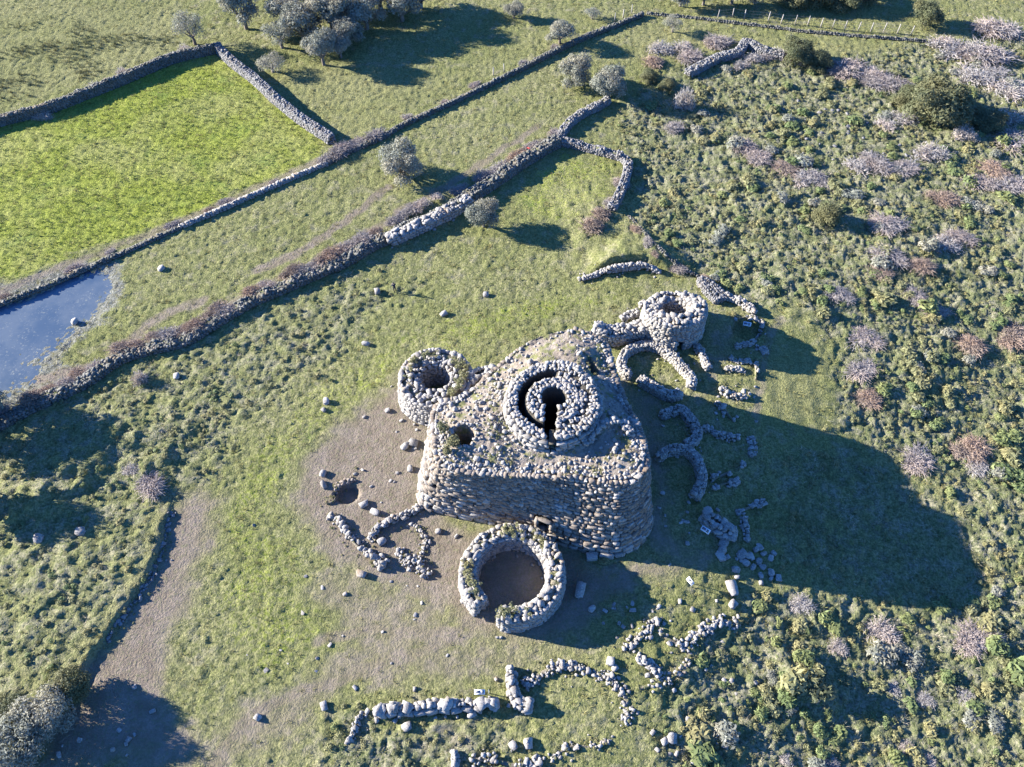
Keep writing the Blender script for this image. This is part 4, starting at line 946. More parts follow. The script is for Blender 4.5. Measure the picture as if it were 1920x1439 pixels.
# sets that the photograph does not tell apart
for k in range(24):
    a, b = rng.normal(1425, 26), rng.normal(1055, 22); boulder(a, b, U(.3, .7), 'one of the pale stones strewn at the lower edge of the big shadow', 'stones strewn at the lower edge of the big shadow')
for k in range(14):
    boulder(U(560, 850), U(1090, 1300), U(.18, .42), 'small stone embedded in the worn turf left of the round hut', 'stones in the worn turf left of the round hut', flat=.35)
for k in range(14):
    boulder(U(1130, 1240), U(1120, 1175), U(.2, .5), 'small stone on shaded turf right of the round hut', 'stones on shaded turf right of the round hut', flat=.5)
for k in range(15):
    boulder(U(600, 790), U(760, 1000), U(.15, .4), 'small stone lying on the bare soil left of the nuraghe', 'stones on the bare soil left of the nuraghe', flat=.5)
for k in range(9):
    boulder(U(380, 620), U(980, 1300), U(.2, .42), 'flat white stone in the green turf left of centre', 'flat stones in the green turf', flat=.12)
for k in range(16):
    boulder(U(1235, 1300), U(790, 1060), U(.2, .5), 'small stone on the shaded path beside the bastion', 'stones on the shaded path', flat=.5)
for k in range(14):
    boulder(U(100, 320), U(1250, 1430), U(.2, .45), 'small stone on soil shaded by the lower left trees', 'stones under the lower left trees', flat=.5)
for k in range(40):
    boulder(U(1120, 1420), U(1110, 1430), U(.2, .5), 'small stone in the weeds among the southern ruins', 'stones among the southern ruins', flat=.6)
for k in range(40):
    boulder(U(1440, 1700), U(190, 300), U(.25, .6), 'grey stone on the stony clearing in the upper scrub', 'stones on the upper scrub clearing', mat='grey', flat=.6)
for k in range(12):
    boulder(U(1300, 1420), U(720, 800), U(.2, .45), 'small stone on grass between the ruined hut walls', 'stones between the ruined hut walls', flat=.5)

# ------------------------------------------------------------------ field walls
def Wf(pxs, h): return np.array([gp(a, b, h*.7)[:2] for a, b in pxs])
def fwall(label, pxs, w, h, size=(.34, .25), mat='grey', cat='field wall', name='field_wall', **k):
    return stone_wall(name, label, Wf(pxs, float(np.mean(h))), w, h, size, False, .1, mat, cat=cat, chip=True, ragged=k.pop('ragged', .12), topd=1.2, **k)
fwall('long drystone wall along the far edge of the bright green field', [(-80, 245), (0, 222), (85, 200), (165, 170), (240, 140), (320, 106), (400, 88)], .7, 1.5, mat='dark')  # dark stone colour stands in for shade on the near face
fwall('pale drystone wall dropping diagonally along the right side of the green field', [(407, 86), (435, 113), (480, 148), (515, 181), (565, 221), (600, 244), (621, 258)], .9, 1.4, mat='grey')
fwall('low grassy field wall below the green field, running from pond to hedge corner', [(-60, 590), (0, 568), (85, 535), (170, 499), (255, 462), (335, 426)], .5, .35, mat='dark', ragged=.4)
stone_wall('kerb_wall', 'narrow pale capped wall continuing below the green field', Wf([(338, 424), (400, 398), (460, 371), (540, 336), (611, 306)], .5), .3, .5, (.5, .25), False, .02, 'concrete' if False else 'pale', cat='field wall', topmat='concrete', ragged=.05, chip=True)
fwall('low field wall climbing right from hedge corner towards the fence', [(612, 304), (660, 280), (720, 254), (745, 238), (800, 212), (860, 185), (940, 146), (1020, 106), (1100, 68), (1150, 48), (1205, 26)], .45, (.45, .5, .6, .7, .6), mat='dark')
fwall('long bramble-grown rubble wall crossing the picture from lower left to paddock corner', [(-60, 815), (0, 790), (60, 757), (150, 717), (220, 670), (290, 648), (345, 635), (400, 602), (470, 562), (540, 532), (600, 506), (640, 490), (700, 456), (730, 443), (760, 428), (830, 398), (880, 368), (930, 337), (990, 296), (1045, 264)], 1.3, (.7, .7, .7, .8, 1.0, 1.1, 1.2), size=(.4, .28), mat='dark', ragged=.35)
# exposed large stones of that wall
stone_wall('field_wall', 'exposed stretch of big pale stones on the bramble wall beside the round olive', Wf([(728, 449), (760, 436), (800, 417), (840, 397), (878, 376)], 1.0), 1.2, 1.25, (.6, .4), False, .1, 'pale', cat='stone wall', ragged=.15, minpx=8)
fwall('drystone wall across the top of the small paddock', [(1045, 262), (1075, 268), (1110, 277), (1145, 286), (1166, 292)], .9, .9, ragged=.3)
fwall('drystone wall down the right side of the small paddock', [(1168, 293), (1178, 305), (1174, 330), (1162, 362), (1148, 388)], .9, .9, ragged=.35)
fwall('stone wall rising from paddock corner to the pair of olives', [(1048, 258), (1065, 232), (1090, 212), (1115, 200), (1140, 186)], .9, .9, mat='grey', ragged=.35)
fwall('ruined wall along the upper rim of the scrub hollow', [(1290, 135), (1320, 120), (1350, 106), (1385, 96), (1400, 78), (1430, 92), (1470, 103)], 1.2, 1.0)
fwall('thin low wall under the wire fence along the top right', [(1215, 24), (1300, 32), (1380, 42), (1450, 50), (1500, 57), (1560, 62), (1620, 67), (1735, 76)], .35, .35, mat='dark', ragged=.3)
FENCE = [(1152, 29), (1172, 24), (1184, 22)]
def post(px, py, h, label, group):
    p = gp(px, py); o = link('fence_post', None, loc=tuple(p)); tag(o, label, 'fence post', group); o.rotation_euler = (U(-.04, .04), U(-.04, .04), U(0, 3))
    link('post', box_mesh('post', .14, .14, h, 'post', -.1, .8), o); link('post_cap', box_mesh('post_cap', .10, .10, .05, 'steel', h-.1, .6), o); return o
fps = []
for i, (a, b) in enumerate([(1345, 36), (1373, 33), (1395, 36), (1440, 40), (1464, 45), (1490, 46), (1514, 48), (1538, 52), (1560, 54), (1583, 57), (1608, 59), (1632, 60), (1656, 61), (1682, 63), (1707, 66)]):
    fps.append(post(a, b, 1.75, f'{ORD[i]} post from the left in the wire fence along the top right', 'posts of the top right wire fence'))
for (a, b) in [(1152, 42), (1168, 34), (1184, 26)]: post(a, b, 1.7, 'wooden post beside the low wall near the top centre', 'posts beside the low wall at top centre')
for (a, b) in [(925, 142), (945, 135)]: post(a, b, 1.5, 'short post by the low wall above the pasture', 'short posts above the pasture')
# wires
def tube_pts(P, r, sides=4):
    P = np.asarray(P, float); V = []; F = []; n = len(P); rr = np.broadcast_to(np.asarray(r, float), (n,))
    for i in range(n):
        t = P[min(i+1, n-1)]-P[max(i-1, 0)]; t = t/(np.linalg.norm(t)+1e-9); a = np.cross(t, [0, 0, 1.]) if abs(t[2]) < .9 else np.cross(t, [1., 0, 0]); a /= np.linalg.norm(a); b = np.cross(t, a)
        for k in range(sides):
            g = 2*math.pi*k/sides; V.append(P[i]+(a*math.cos(g)+b*math.sin(g))*rr[i])
    for i in range(n-1):
        for k in range(sides): F.append((i*sides+k, i*sides+(k+1) % sides, (i+1)*sides+(k+1) % sides, (i+1)*sides+k))
    return np.array(V), np.array(F)
wr = thing('fence_wire', 'thin wires strung between the posts of the top right fence', 'wire', fps[7].location)
for z in (.5, 1.0, 1.5):
    P = [np.array(f.location)+[0, 0, z-.02] for f in fps]; V, F = tube_pts(P, .012, 3); link('wire', mesh_np('wire', V-np.array(wr.location), F, MAT['steel']), wr)

# ------------------------------------------------------------------ signs
def sign(px, py, label, yaw, w=.95, d=.5, h=1.05, tilt=.6, posts=True, mat='signwhite'):
    p = gp(px, py); o = thing('information_panel', label, 'sign', p); o.rotation_euler = (0, 0, yaw)
    for s in (-1, 1): V, F = tube_pts([(s*w*.36, .05, -.15), (s*w*.36, .0, h)], .035, 6); link('post', mesh_np('post', V, F, MAT['steel']), o)
    pn = link('panel', box_mesh('panel', w, d, .04, mat, 0, 1), o); pn.location = (0, 0, h); pn.rotation_euler = (-tilt if False else tilt, 0, 0)
    pr_ = link('printed_picture', box_mesh('printed_picture', w*.45, d*.5, .006, 'signprint', .042, 1), pn); pr_.location = (-w*.18, d*.06, 0)
    pr2 = link('printed_text', box_mesh('printed_text', w*.28, d*.62, .006, 'signprint' if mat != 'signwhite' else 'steel', .042, 1), pn); pr2.location = (w*.26, 0, 0)
sign(1319, 1002, 'white information panel in shadow beside the flat-block wall', -.65)
sign(1397, 618, 'white information panel standing in the shaded round pit', -.25)
sign(900, 1303, 'small grey-blue information panel by the large block row at the bottom', 0, .95, .42, 1.0, .35)
sign(1291, 1097, 'leaning white information panel on grass near the big shadow edge', -1.0, .8, .45, 1.0, .9)
p = gp(917, 1300); ms = thing('marker_post', 'thin white marker post right of the bottom information panel', 'post', p); V, F = tube_pts([(0, 0, -.1), (0, 0, 1.1)], .04, 6); link('shaft', mesh_np('shaft', V, F, MAT['signwhite']), ms); link('cap', box_mesh('cap', .1, .1, .05, 'steel', 1.1, .7), ms)
p = gp(990, 291); rc = thing('red_cloth', 'small scrap of red cloth caught on the bramble wall', 'cloth', (p[0], p[1], p[2]+1.15))
V = np.array([(x*.22, y*.15, .06*math.sin(3*x+y*2)+.05*math.cos(4*y)) for y in np.linspace(-1, 1, 5) for x in np.linspace(-1, 1, 6)]); F = np.array([(j*6+i, j*6+i+1, j*6+i+7, j*6+i+6) for j in range(4) for i in range(5)])
ro_ = link('cloth', mesh_np('cloth', np.vstack([V+[0, 0, .12], V+[0, 0, .09]]), np.vstack([F, F[:, ::-1]+30]), MAT['red'], smooth=True), rc)

# ------------------------------------------------------------------ person with a controller, seen from above
def person(px, py):
    p = gp(px, py); root = thing('person', 'person in dark clothes standing on the grass with arms forward, casting a long shadow', 'person', p); root.rotation_euler = (0, 0, .5)
    J = {'pelvis': (0, 0, .93, .13), 'belly': (0, .01, 1.08, .125), 'chest': (0, .0, 1.28, .15), 'neck0': (0, -.01, 1.45, .07), 'neck': (0, 0, 1.52, .055), 'head': (0, .02, 1.60, .085), 'crown': (0, .01, 1.70, .07)}
    E = [('pelvis', 'belly'), ('belly', 'chest'), ('chest', 'neck0'), ('neck0', 'neck'), ('neck', 'head'), ('head', 'crown')]
    for s, n in ((-1, 'l'), (1, 'r')):
        J['sh'+n] = (s*.19, 0, 1.41, .07); J['el'+n] = (s*.26, .10, 1.15, .05); J['wr'+n] = (s*.13, .32, 1.17, .033); J['pa'+n] = (s*.10, .385, 1.18, .036)
        J['hip'+n] = (s*.10, 0, .88, .105); J['kn'+n] = (s*.12, .03+.05*s, .48, .065); J['an'+n] = (s*.13, .0+.08*s, .09, .045); J['to'+n] = (s*.15, .17+.08*s, .035, .035)
        E += [('chest', 'sh'+n), ('sh'+n, 'el'+n), ('el'+n, 'wr'+n), ('wr'+n, 'pa'+n), ('pelvis', 'hip'+n), ('hip'+n, 'kn'+n), ('kn'+n, 'an'+n), ('an'+n, 'to'+n)]
        for k in range(4):
            a = f'f{k}{n}'; J[a] = (s*(.10+(k-1.5)*.022), .43+.01*(k in (1, 2)), 1.175, .010); J[a+'t'] = (s*(.09+(k-1.5)*.02), .455+.012*(k in (1, 2)), 1.15, .008); E += [('pa'+n, a), (a, a+'t')]
        J['th'+n] = (s*.055, .38, 1.20, .011); J['tht'+n] = (s*.04, .42, 1.205, .009); E += [('pa'+n, 'th'+n), ('th'+n, 'tht'+n)]
    ks = list(J); me = bpy.data.meshes.new('body'); me.from_pydata([J[k][:3] for k in ks], [(ks.index(a), ks.index(b)) for a, b in E], [])
    o = link('tmp_body', me); sk = o.modifiers.new('skin', 'SKIN'); 
    for i, k in enumerate(ks): me.skin_vertices[0].data[i].radius = (J[k][3], J[k][3]); me.skin_vertices[0].data[i].use_root = k == 'pelvis'
    ss = o.modifiers.new('sub', 'SUBSURF'); ss.levels = 1
    dg = bpy.context.evaluated_depsgraph_get(); bm_ = bpy.data.meshes.new_from_object(o.evaluated_get(dg)); bpy.data.objects.remove(o)
    bm_.materials.clear()
    for m in ('skin', 'jacket', 'trousers'): bm_.materials.append(MAT[m])
    for f in bm_.polygons:
        c = f.center; f.use_smooth = True
        f.material_index = 2 if c.z < .96 else (0 if (c.z > 1.48 or c.y > .31) else 1)
    link('body', bm_, root)
    V = []; F = []; 
    for i in range(5):
        for k in range(8):
            t = i/4*1.7; a = k/8*6.283; V.append((math.sin(t)*math.cos(a)*.098, .0+math.sin(t)*math.sin(a)*.105-.01*i, 1.665+math.cos(t)*.098))
    for i in range(4):
        for k in range(8): F.append((i*8+k, i*8+(k+1) % 8, (i+1)*8+(k+1) % 8, (i+1)*8+k))
    link('hair', mesh_np('hair', np.array(V), np.array(F)[:, ::-1], MAT['hair'], smooth=True), root)
    ct = link('controller', box_mesh('controller', .17, .09, .03, 'steel', 0, .9)); ct.location = (p[0]-.43*math.sin(.5), p[1]+.43*math.cos(.5), p[2]+1.185); ct.rotation_euler = (0, 0, .5); tag(ct, 'small grey remote controller held by the person on the grass', 'controller')
person(741, 548)
# ------------------------------------------------------------------ trees and shrubs: prototypes
def leaf_cloud(lobes, n, size, seed, up=.3):
    r = np.random.default_rng(seed); L = np.array(lobes); w = L[:, 3]**2; w /= w.sum()
    k = r.choice(len(L), n, p=w); d = r.normal(0, 1, (n, 3)); d /= np.linalg.norm(d, axis=1)[:, None]; d[:, 2] = np.where(d[:, 2] < -.35, -d[:, 2]*.5, d[:, 2])
    rad = (r.uniform(0, 1, n)**.33)*.75+.25+r.normal(0, .07, n)
    # clumps: push radius by direction noise so the outline is uneven
    cl = np.sin(d[:, 0]*7+k)*np.sin(d[:, 1]*6+2*k)*np.sin(d[:, 2]*8+.5*k); rad = rad*(1+.16*cl)
    c = L[k, :3]+d*(L[k, 3]*rad)[:, None]*np.array([1, 1, .88])
    nrm = d+r.normal(0, .6, (n, 3))+[0, 0, up]; nrm /= np.linalg.norm(nrm, axis=1)[:, None]
    a = np.cross(nrm, r.normal(0, 1, (n, 3))); a /= np.linalg.norm(a, axis=1)[:, None]; b = np.cross(nrm, a)
    s = size*r.uniform(.6, 1.4, n)[:, None]
    V = np.stack([c-a*s*.9, c-b*s*.32, c+a*s*.9, c+b*s*.32], 1).reshape(-1, 3)
    return V, np.arange(4*n).reshape(-1, 4), np.repeat(r.random(n), 4)
def limbs(paths, sides=6):
    VV, FF = [], []; k = 0
    for P, r in paths:
        V, F = tube_pts(P, r, sides); VV.append(V); FF.append(F+k); k += len(V)
    return np.vstack(VV), np.vstack(FF)
def make_tree(seed, leaf='olive', trunk_h=.9, rad=2.3, nl=7, flat=.85, n=5200, size=.15, dens=1.0, low=.35):
    r = random.Random(seed); lobes = [(0, 0, trunk_h+rad*.75*flat, rad*.62)]
    for i in range(nl):
        a = i/nl*6.283+r.uniform(-.4, .4); q = rad*r.uniform(.42, .66); lobes.append((math.cos(a)*q, math.sin(a)*q, trunk_h+rad*flat*r.uniform(low, 1.05), rad*r.uniform(.30, .46)))
    V, F, R_ = leaf_cloud(lobes, int(n*dens), size, seed)
    cm = mesh_np('crown', V, F, MAT[leaf], R_)
    ps = [([(0, 0, -.2), (.06, .03, trunk_h*.6), (.02, -.05, trunk_h*1.1)], [.24, .19, .15])]
    for l in lobes[1:]: ps.append(([(.02, -.05, trunk_h*.9), (l[0]*.5, l[1]*.5, trunk_h+(l[2]-trunk_h)*.45), (l[0], l[1], l[2])], [.11, .07, .02]))
    tv, tf = limbs(ps); tm = mesh_np('trunk', tv, tf, MAT['bark'], smooth=True)
    return cm, tm
TREES = {'olive': [make_tree(s, 'olive', .7, 2.3, 8, n=8500, size=.12, low=.25) for s in (1, 2, 3)],
         'round': [make_tree(s, 'olive', .35, 2.3, 11, .95, 11000, .12, low=.12) for s in (4, 5)],
         'evergreen': [make_tree(s, 'evergreen', .2, 2.3, 10, .75, 10000, .12, low=.1) for s in (6, 7)],
         'sparse': [make_tree(s, 'olive', .9, 2.3, 7, .9, 3600, .105) for s in (8, 9)]}
def tree(px, py, r, kind, label, group=None, hs=1.0, name=None, cat='tree', yaw=None):
    """px,py = where the trunk meets the ground; r = crown radius in metres"""
    p = gp(px, py); return tree_w(p, r, kind, label, group, hs, name, cat)
def tree_w(p, r, kind, label, group=None, hs=1.0, name=None, cat='tree'):
    o = thing(name or ('olive_tree' if kind != 'evergreen' else 'evergreen_shrub'), label, cat, p, group)
    cm, tm = random.choice(TREES[kind]); s = r/2.3
    o.rotation_euler = (0, 0, U(0, 6.28)); o.scale = (s*U(.92, 1.08), s*U(.92, 1.08), s*hs)
    link('crown', cm, o); link('trunk', tm, o); return o
def twig_bush(seed, mat, n=520, h=1.0, arch=.5, thick=.014, spread=.35, leaf=900):
    r = np.random.default_rng(seed); VV, FF, RR_ = [], [], []; k = 0
    sub = [(0, 0, .8)]+[(r.uniform(-.6, .6), r.uniform(-.6, .6), r.uniform(.4, .8)) for _ in range(4)]
    for i in range(n):
        sx, sy, sk = sub[r.integers(len(sub))]
        a = r.uniform(0, 6.283); el = r.uniform(.15, 1.45); L = sk*h*r.uniform(.55, 1.15); b = np.array([math.cos(a), math.sin(a), 0])
        base = b*r.uniform(0, spread)*sk+[sx, sy, 0]; d = b*math.cos(el)+np.array([0, 0, math.sin(el)])
        P = [base, base+d*L*.5+[0, 0, .05*h], base+d*L*.8+b*arch*.15, base+d*L+b*arch*.35+[0, 0, -arch*.18*h]]
        P = [np.asarray(q)+r.normal(0, .05, 3)*(j > 0)*h for j, q in enumerate(P)]
        V, F = tube_pts(P, np.array([1.5, 1.1, .8, .4])*thick, 3); VV.append(V); FF.append(F+k); k += len(V); RR_ += [r.random()]*len(V)
    V = np.vstack(VV); F = np.vstack(FF)
    # short side twigs / dead leaves
    m = leaf; a = r.uniform(0, 6.283, m); el = np.arcsin(r.uniform(.0, 1, m)); q = h*r.uniform(.25, 1.0, m)**.6
    sb = np.array(sub)[r.integers(0, len(sub), m)]; q = q*sb[:, 2]
    c = np.c_[np.cos(a)*np.cos(el)*q*1.1+sb[:, 0], np.sin(a)*np.cos(el)*q*1.1+sb[:, 1], np.sin(el)*q*.95+.03]
    t = r.normal(0, 1, (m, 3)); t /= np.linalg.norm(t, axis=1)[:, None]; w_ = np.cross(t, r.normal(0, 1, (m, 3))); w_ /= np.linalg.norm(w_, axis=1)[:, None]
    s = h*r.uniform(.05, .13, m)[:, None]
    V2 = np.stack([c-t*s-w_*.012*h, c-t*s+w_*.012*h, c+t*s+w_*.008*h, c+t*s-w_*.008*h], 1).reshape(-1, 3)
    F2 = np.arange(4*m).reshape(-1, 4)+len(V)
    stems = mesh_np('stems', V, F, MAT[mat], RR_); tw = mesh_np('twigs', V2, np.arange(4*m).reshape(-1, 4), MAT[mat], np.repeat(r.random(m), 4))
    return stems, tw
BUSH = {'bare': [twig_bush(s, 'twig') for s in (11, 12, 13, 31, 32)], 'brown': [twig_bush(s, 'twigbrown', 480, leaf=1500) for s in (14, 15)], 'pale': [twig_bush(s, 'twigpale', 300, 1.0, .2, .013, .2, 600) for s in (16, 17, 18)]}
def bush(px, py, rx, h, kind, label, group=None, ry=None, yaw=0.0, name='bare_bush', cat='bush', dz=0.0):
    p = gp(px, py); o = thing(name, label, cat, (p[0], p[1], p[2]-.05+dz), group); st_, tw = random.choice(BUSH[kind])
    o.scale = (rx/1.05, (ry or rx)/1.05, h/.95); o.rotation_euler = (0, 0, yaw)
    tag(link('stems', st_, o), kind='stuff'); tag(link('twigs', tw, o), kind='stuff'); return o
def green_shrub_mesh(seed, mat, n=260, h=.55, rad=.6, size=.15):
    r = np.random.default_rng(seed); lob = [(r.uniform(-.35, .35)*rad, r.uniform(-.35, .35)*rad, h*.45*r.uniform(.6, 1.2), rad*r.uniform(.4, .62)) for _ in range(5)]
    V, F, R_ = leaf_cloud(lob, n, size, seed, .8); V[:, 2] = np.maximum(V[:, 2], 0)
    return mesh_np('foliage', V, F, MAT[mat], R_)
SHRUB = {'fern': [green_shrub_mesh(s, 'fern') for s in (21, 22, 23, 24)], 'weed': [green_shrub_mesh(s, 'weed') for s in (25, 26)], 'ever': [green_shrub_mesh(s, 'evergreen', 420, .7, .7, .12) for s in (27, 28)], 'grey': [green_shrub_mesh(s, 'olive', 420, .7, .7, .12) for s in (29, 30)]}
def shrub(px, py, r, kind, label, group=None, hs=1.0, name='green_shrub', cat='shrub', z=None, xyz=None):
    p = np.array(xyz) if xyz is not None else gp(px, py); o = link(name, random.choice(SHRUB[kind]), loc=(p[0], p[1], p[2]-.03)); s = r/.6
    o.scale = (s*U(.85, 1.2), s*U(.85, 1.2), s*hs); o.rotation_euler = (0, 0, U(0, 6.28)); tag(o, label, cat, group); return o

# ------------------------------------------------------------------ trees in their places (foot pixel, crown radius)
for a in [
 (757, 330, 3.1, 'round', 'large round dark olive standing alone in the middle pasture', 1.0), (907, 424, 2.25, 'round', 'compact round olive on a short trunk just below the bramble wall', 1.15),
 (1140, 182, 2.9, 'round', 'nearer of the paired olives above the paddock', 1.05), (1080, 158, 2.6, 'round', 'farther of the paired olives above the paddock', 1.1),
 (1050, 82, 2.5, 'olive', 'small open-crowned olive on the pasture beside the low wall, top centre', .95), (963, 34, 1.7, 'round', 'tiny round olive near the top edge left of centre', 1.0), (1110, 36, 1.5, 'sparse', 'low grey bush by the low wall near the top edge', .7),
 (462, 55, 2.6, 'olive', 'tall slender olive at the left end of the top grove', 1.4), (366, 84, 2.3, 'sparse', 'wispy grey tree at the corner of the green field wall', 1.1),
 (570, 78, 3.0, 'olive', 'broad olive in the left middle of the top grove', 1.0), (625, 62, 3.0, 'olive', 'tall olive in the heart of the top grove', 1.15), (608, 122, 2.2, 'olive', 'nearest olive on the front side of the top grove', 1.25), (640, 108, 1.9, 'olive', 'lesser olive just right of the nearest grove olive', 1.0),
 (688, 55, 3.0, 'olive', 'broad bright olive at the right of the top grove', 1.05), (755, 40, 3.0, 'olive', 'rightmost olive of the top grove', 1.0), (715, 18, 3.2, 'olive', 'olive rising behind the right part of the top grove', 1.0), (530, 90, 2.2, 'sparse', 'thin grey bushy tree at the left front of the top grove', .9), (512, 135, 2.0, 'sparse', 'low sprawling grey bush in front of the top grove', .6),
 (655, 84, 2.3, 'olive', 'small pale olive between the heart and right of the top grove', 1.0), (545, 52, 2.6, 'olive', 'grey olive behind the broad one at the grove left', 1.1), (790, 16, 2.8, 'olive', 'olive beyond the right end of the top grove by the top edge', 1.0),
 (600, 20, 3.0, 'olive', 'olive at the back of the top grove touching the top edge', 1.0), (1260, 60, 1.9, 'sparse', 'grey bush above the bramble thicket near the fence', .8),
 (1732, 45, 2.6, 'evergreen', 'rounded dark tree beyond the fence at the top right', 1.1), (1492, 115, 3.0, 'evergreen', 'dark evergreen shrub on the rim of the scrub hollow', .9), (1530, 125, 2.4, 'evergreen', 'second dark evergreen on the rim, right of the larger one', .8),
 (1745, 218, 4.6, 'evergreen', 'big dense evergreen thicket at the upper right', .95), (1780, 205, 2.8, 'evergreen', 'evergreen growing behind the big thicket at the right', 1.0), (1700, 195, 2.6, 'evergreen', 'low evergreen at the left side of the big thicket', .8),
 (1545, 415, 2.0, 'evergreen', 'olive-brown upright shrub in the middle of the scrub', 1.2), (1215, 150, 1.6, 'evergreen', 'dark low shrub among brambles right of the paired olives', .8), (1250, 165, 1.5, 'evergreen', 'yellowish dark shrub beside the brambles under the hollow rim', .8),
 (140, 1295, 2.1, 'evergreen', 'topmost bushy tree of the lower left clump', 1.15), (100, 1352, 2.3, 'round', 'middle grey-green tree of the lower left clump', 1.0), (38, 1415, 2.6, 'round', 'lowest grey-green tree of the lower left clump at the corner', 1.0), (20, 1345, 1.8, 'evergreen', 'bushy tree behind the lower left clump at the left edge', .9),
 (1850, 235, 2.4, 'evergreen', 'dark shrub low in the brambles right of the big thicket', .7)]:
    gs = 1.4 if a[1] < 140 and a[0] < 800 else (1.1 if a[0] < 160 and a[1] > 1200 else 1.1)
    tree(a[0], a[1], a[2]*gs, a[3], a[4], None, a[5])
for i, (a, b, r) in enumerate([(1275, 12, 2.6), (1318, 10, 2.8), (1372, 8, 3.2), (1415, 6, 3.2), (1485, 12, 3.6), (1530, 8, 3.4), (1575, 12, 3.6), (1620, 2, 3.2)]):
    tree(a, b, r, 'evergreen' if i >= 4 else 'olive', f'{ORD[i]} tree from the left in the dark row cut by the top edge', 'trees cut by the top edge', 1.0)
for a, b, r, lb in [(-40, 772, 3.8, 'upper bushy tree beyond the left edge, known by its long shadow'), (-62, 822, 3.6, 'middle bushy tree beyond the left edge, known by its long shadow'), (-62, 945, 3.2, 'lower bushy tree beyond the left edge, known by its long shadow')]:
    tree(a, b, r, 'round', lb, None, 1.25)

# bare brambles along the long wall
HEDGE = [(20, 790, 1.9), (55, 765, 1.8), (95, 745, 1.9), (135, 728, 1.6), (180, 705, 1.5), (228, 672, 1.7), (290, 650, 2.1), (330, 640, 1.6), (385, 612, 1.7), (415, 600, 2.0), (440, 590, 2.1), (505, 553, 1.7), (530, 540, 1.8), (575, 520, 2.1), (598, 512, 1.7), (645, 492, 2.1), (668, 478, 2.2), (692, 465, 2.2)]
def hedge(pxs, step, lo, hi, hf, what, group, kinds, ry=.8, dz=.35, side=1.0):
    P = catmull(Wg(pxs), step); k = 0
    for i in range(len(P)-1):
        if k >= len(ORD): break
        d = P[i+1]-P[i]; r = U(lo, hi); q = P[i]+U(-.3, .3)*d+np.array([-d[1], d[0]])/(np.linalg.norm(d)+1e-9)*U(0, .7)*side
        vx, vy, _ = view_px([[q[0], q[1], 0]])
        o = bush(float(vx[0]), float(vy[0]), r, r*hf*U(.75, 1.2), random.choice(kinds), f'{ORD[k]} {what}', group, r*ry, math.atan2(d[1], d[0]), dz=dz); k += 1
hedge([(-10, 792), (60, 757), (150, 717), (220, 668), (290, 645), (345, 632), (400, 600), (470, 560), (540, 530)], 2.15, 1.25, 2.0, .62, 'leafless bramble from the left edge along the lower half of the long wall', 'brambles on the lower half of the long wall', ('bare', 'bare', 'brown'))
hedge([(548, 526), (600, 502), (640, 487), (700, 452), (722, 441)], 1.9, 1.4, 2.1, .7, 'leafless bramble counted up the long wall above its bend, before the stony stretch', 'brambles on the middle of the long wall', ('bare', 'bare', 'brown'))
hedge([(735, 424), (765, 410), (800, 392), (835, 374)], 1.9, 1.2, 1.8, .6, 'leafless bramble behind the stony stretch of the long wall', 'brambles behind the stony stretch', ('bare', 'pale'), side=1.6)
hedge([(868, 358), (900, 342), (935, 325), (985, 298), (1005, 283), (1050, 250)], 2.1, 1.3, 2.1, .62, 'leafless bramble past the round olive, up to the paddock corner', 'brambles up to the paddock corner', ('bare', 'bare', 'brown'))
hedge([(618, 300), (650, 284), (700, 264), (722, 252)], 1.9, 1.3, 1.9, .72, 'leafless hedge bush from the corner of the green field', 'hedge bushes at the field corner', ('bare',), dz=.1)
hedge([(20, 556), (120, 515), (220, 470), (320, 428), (440, 378), (560, 322)], 5.5, .8, 1.3, .5, 'low dry bush along the wall below the green field', 'dry bushes below the green field', ('brown', 'bare'), .6, .1)
hedge([(770, 224), (830, 198), (900, 163), (980, 122), (1080, 75)], 6.5, .7, 1.2, .6, 'small bush along the low wall climbing to the fence', 'bushes along the climbing wall', ('bare', 'pale'), .7, .1)
hedge([(1320, 520), (1285, 500), (1240, 466), (1205, 430), (1180, 402)], 2.6, .7, 1.3, .6, 'dry bush along the overgrown wall above the right tower', 'dry bushes above the right tower', ('brown', 'pale', 'bare'), .7, 0)
hedge([(1385, 125), (1440, 110), (1500, 118), (1560, 128), (1640, 150)], 3.0, 1.4, 2.3, .7, 'grey bramble along the upper rim of the hollow', 'brambles on the hollow rim', ('bare', 'pale', 'brown'), .8, 0)
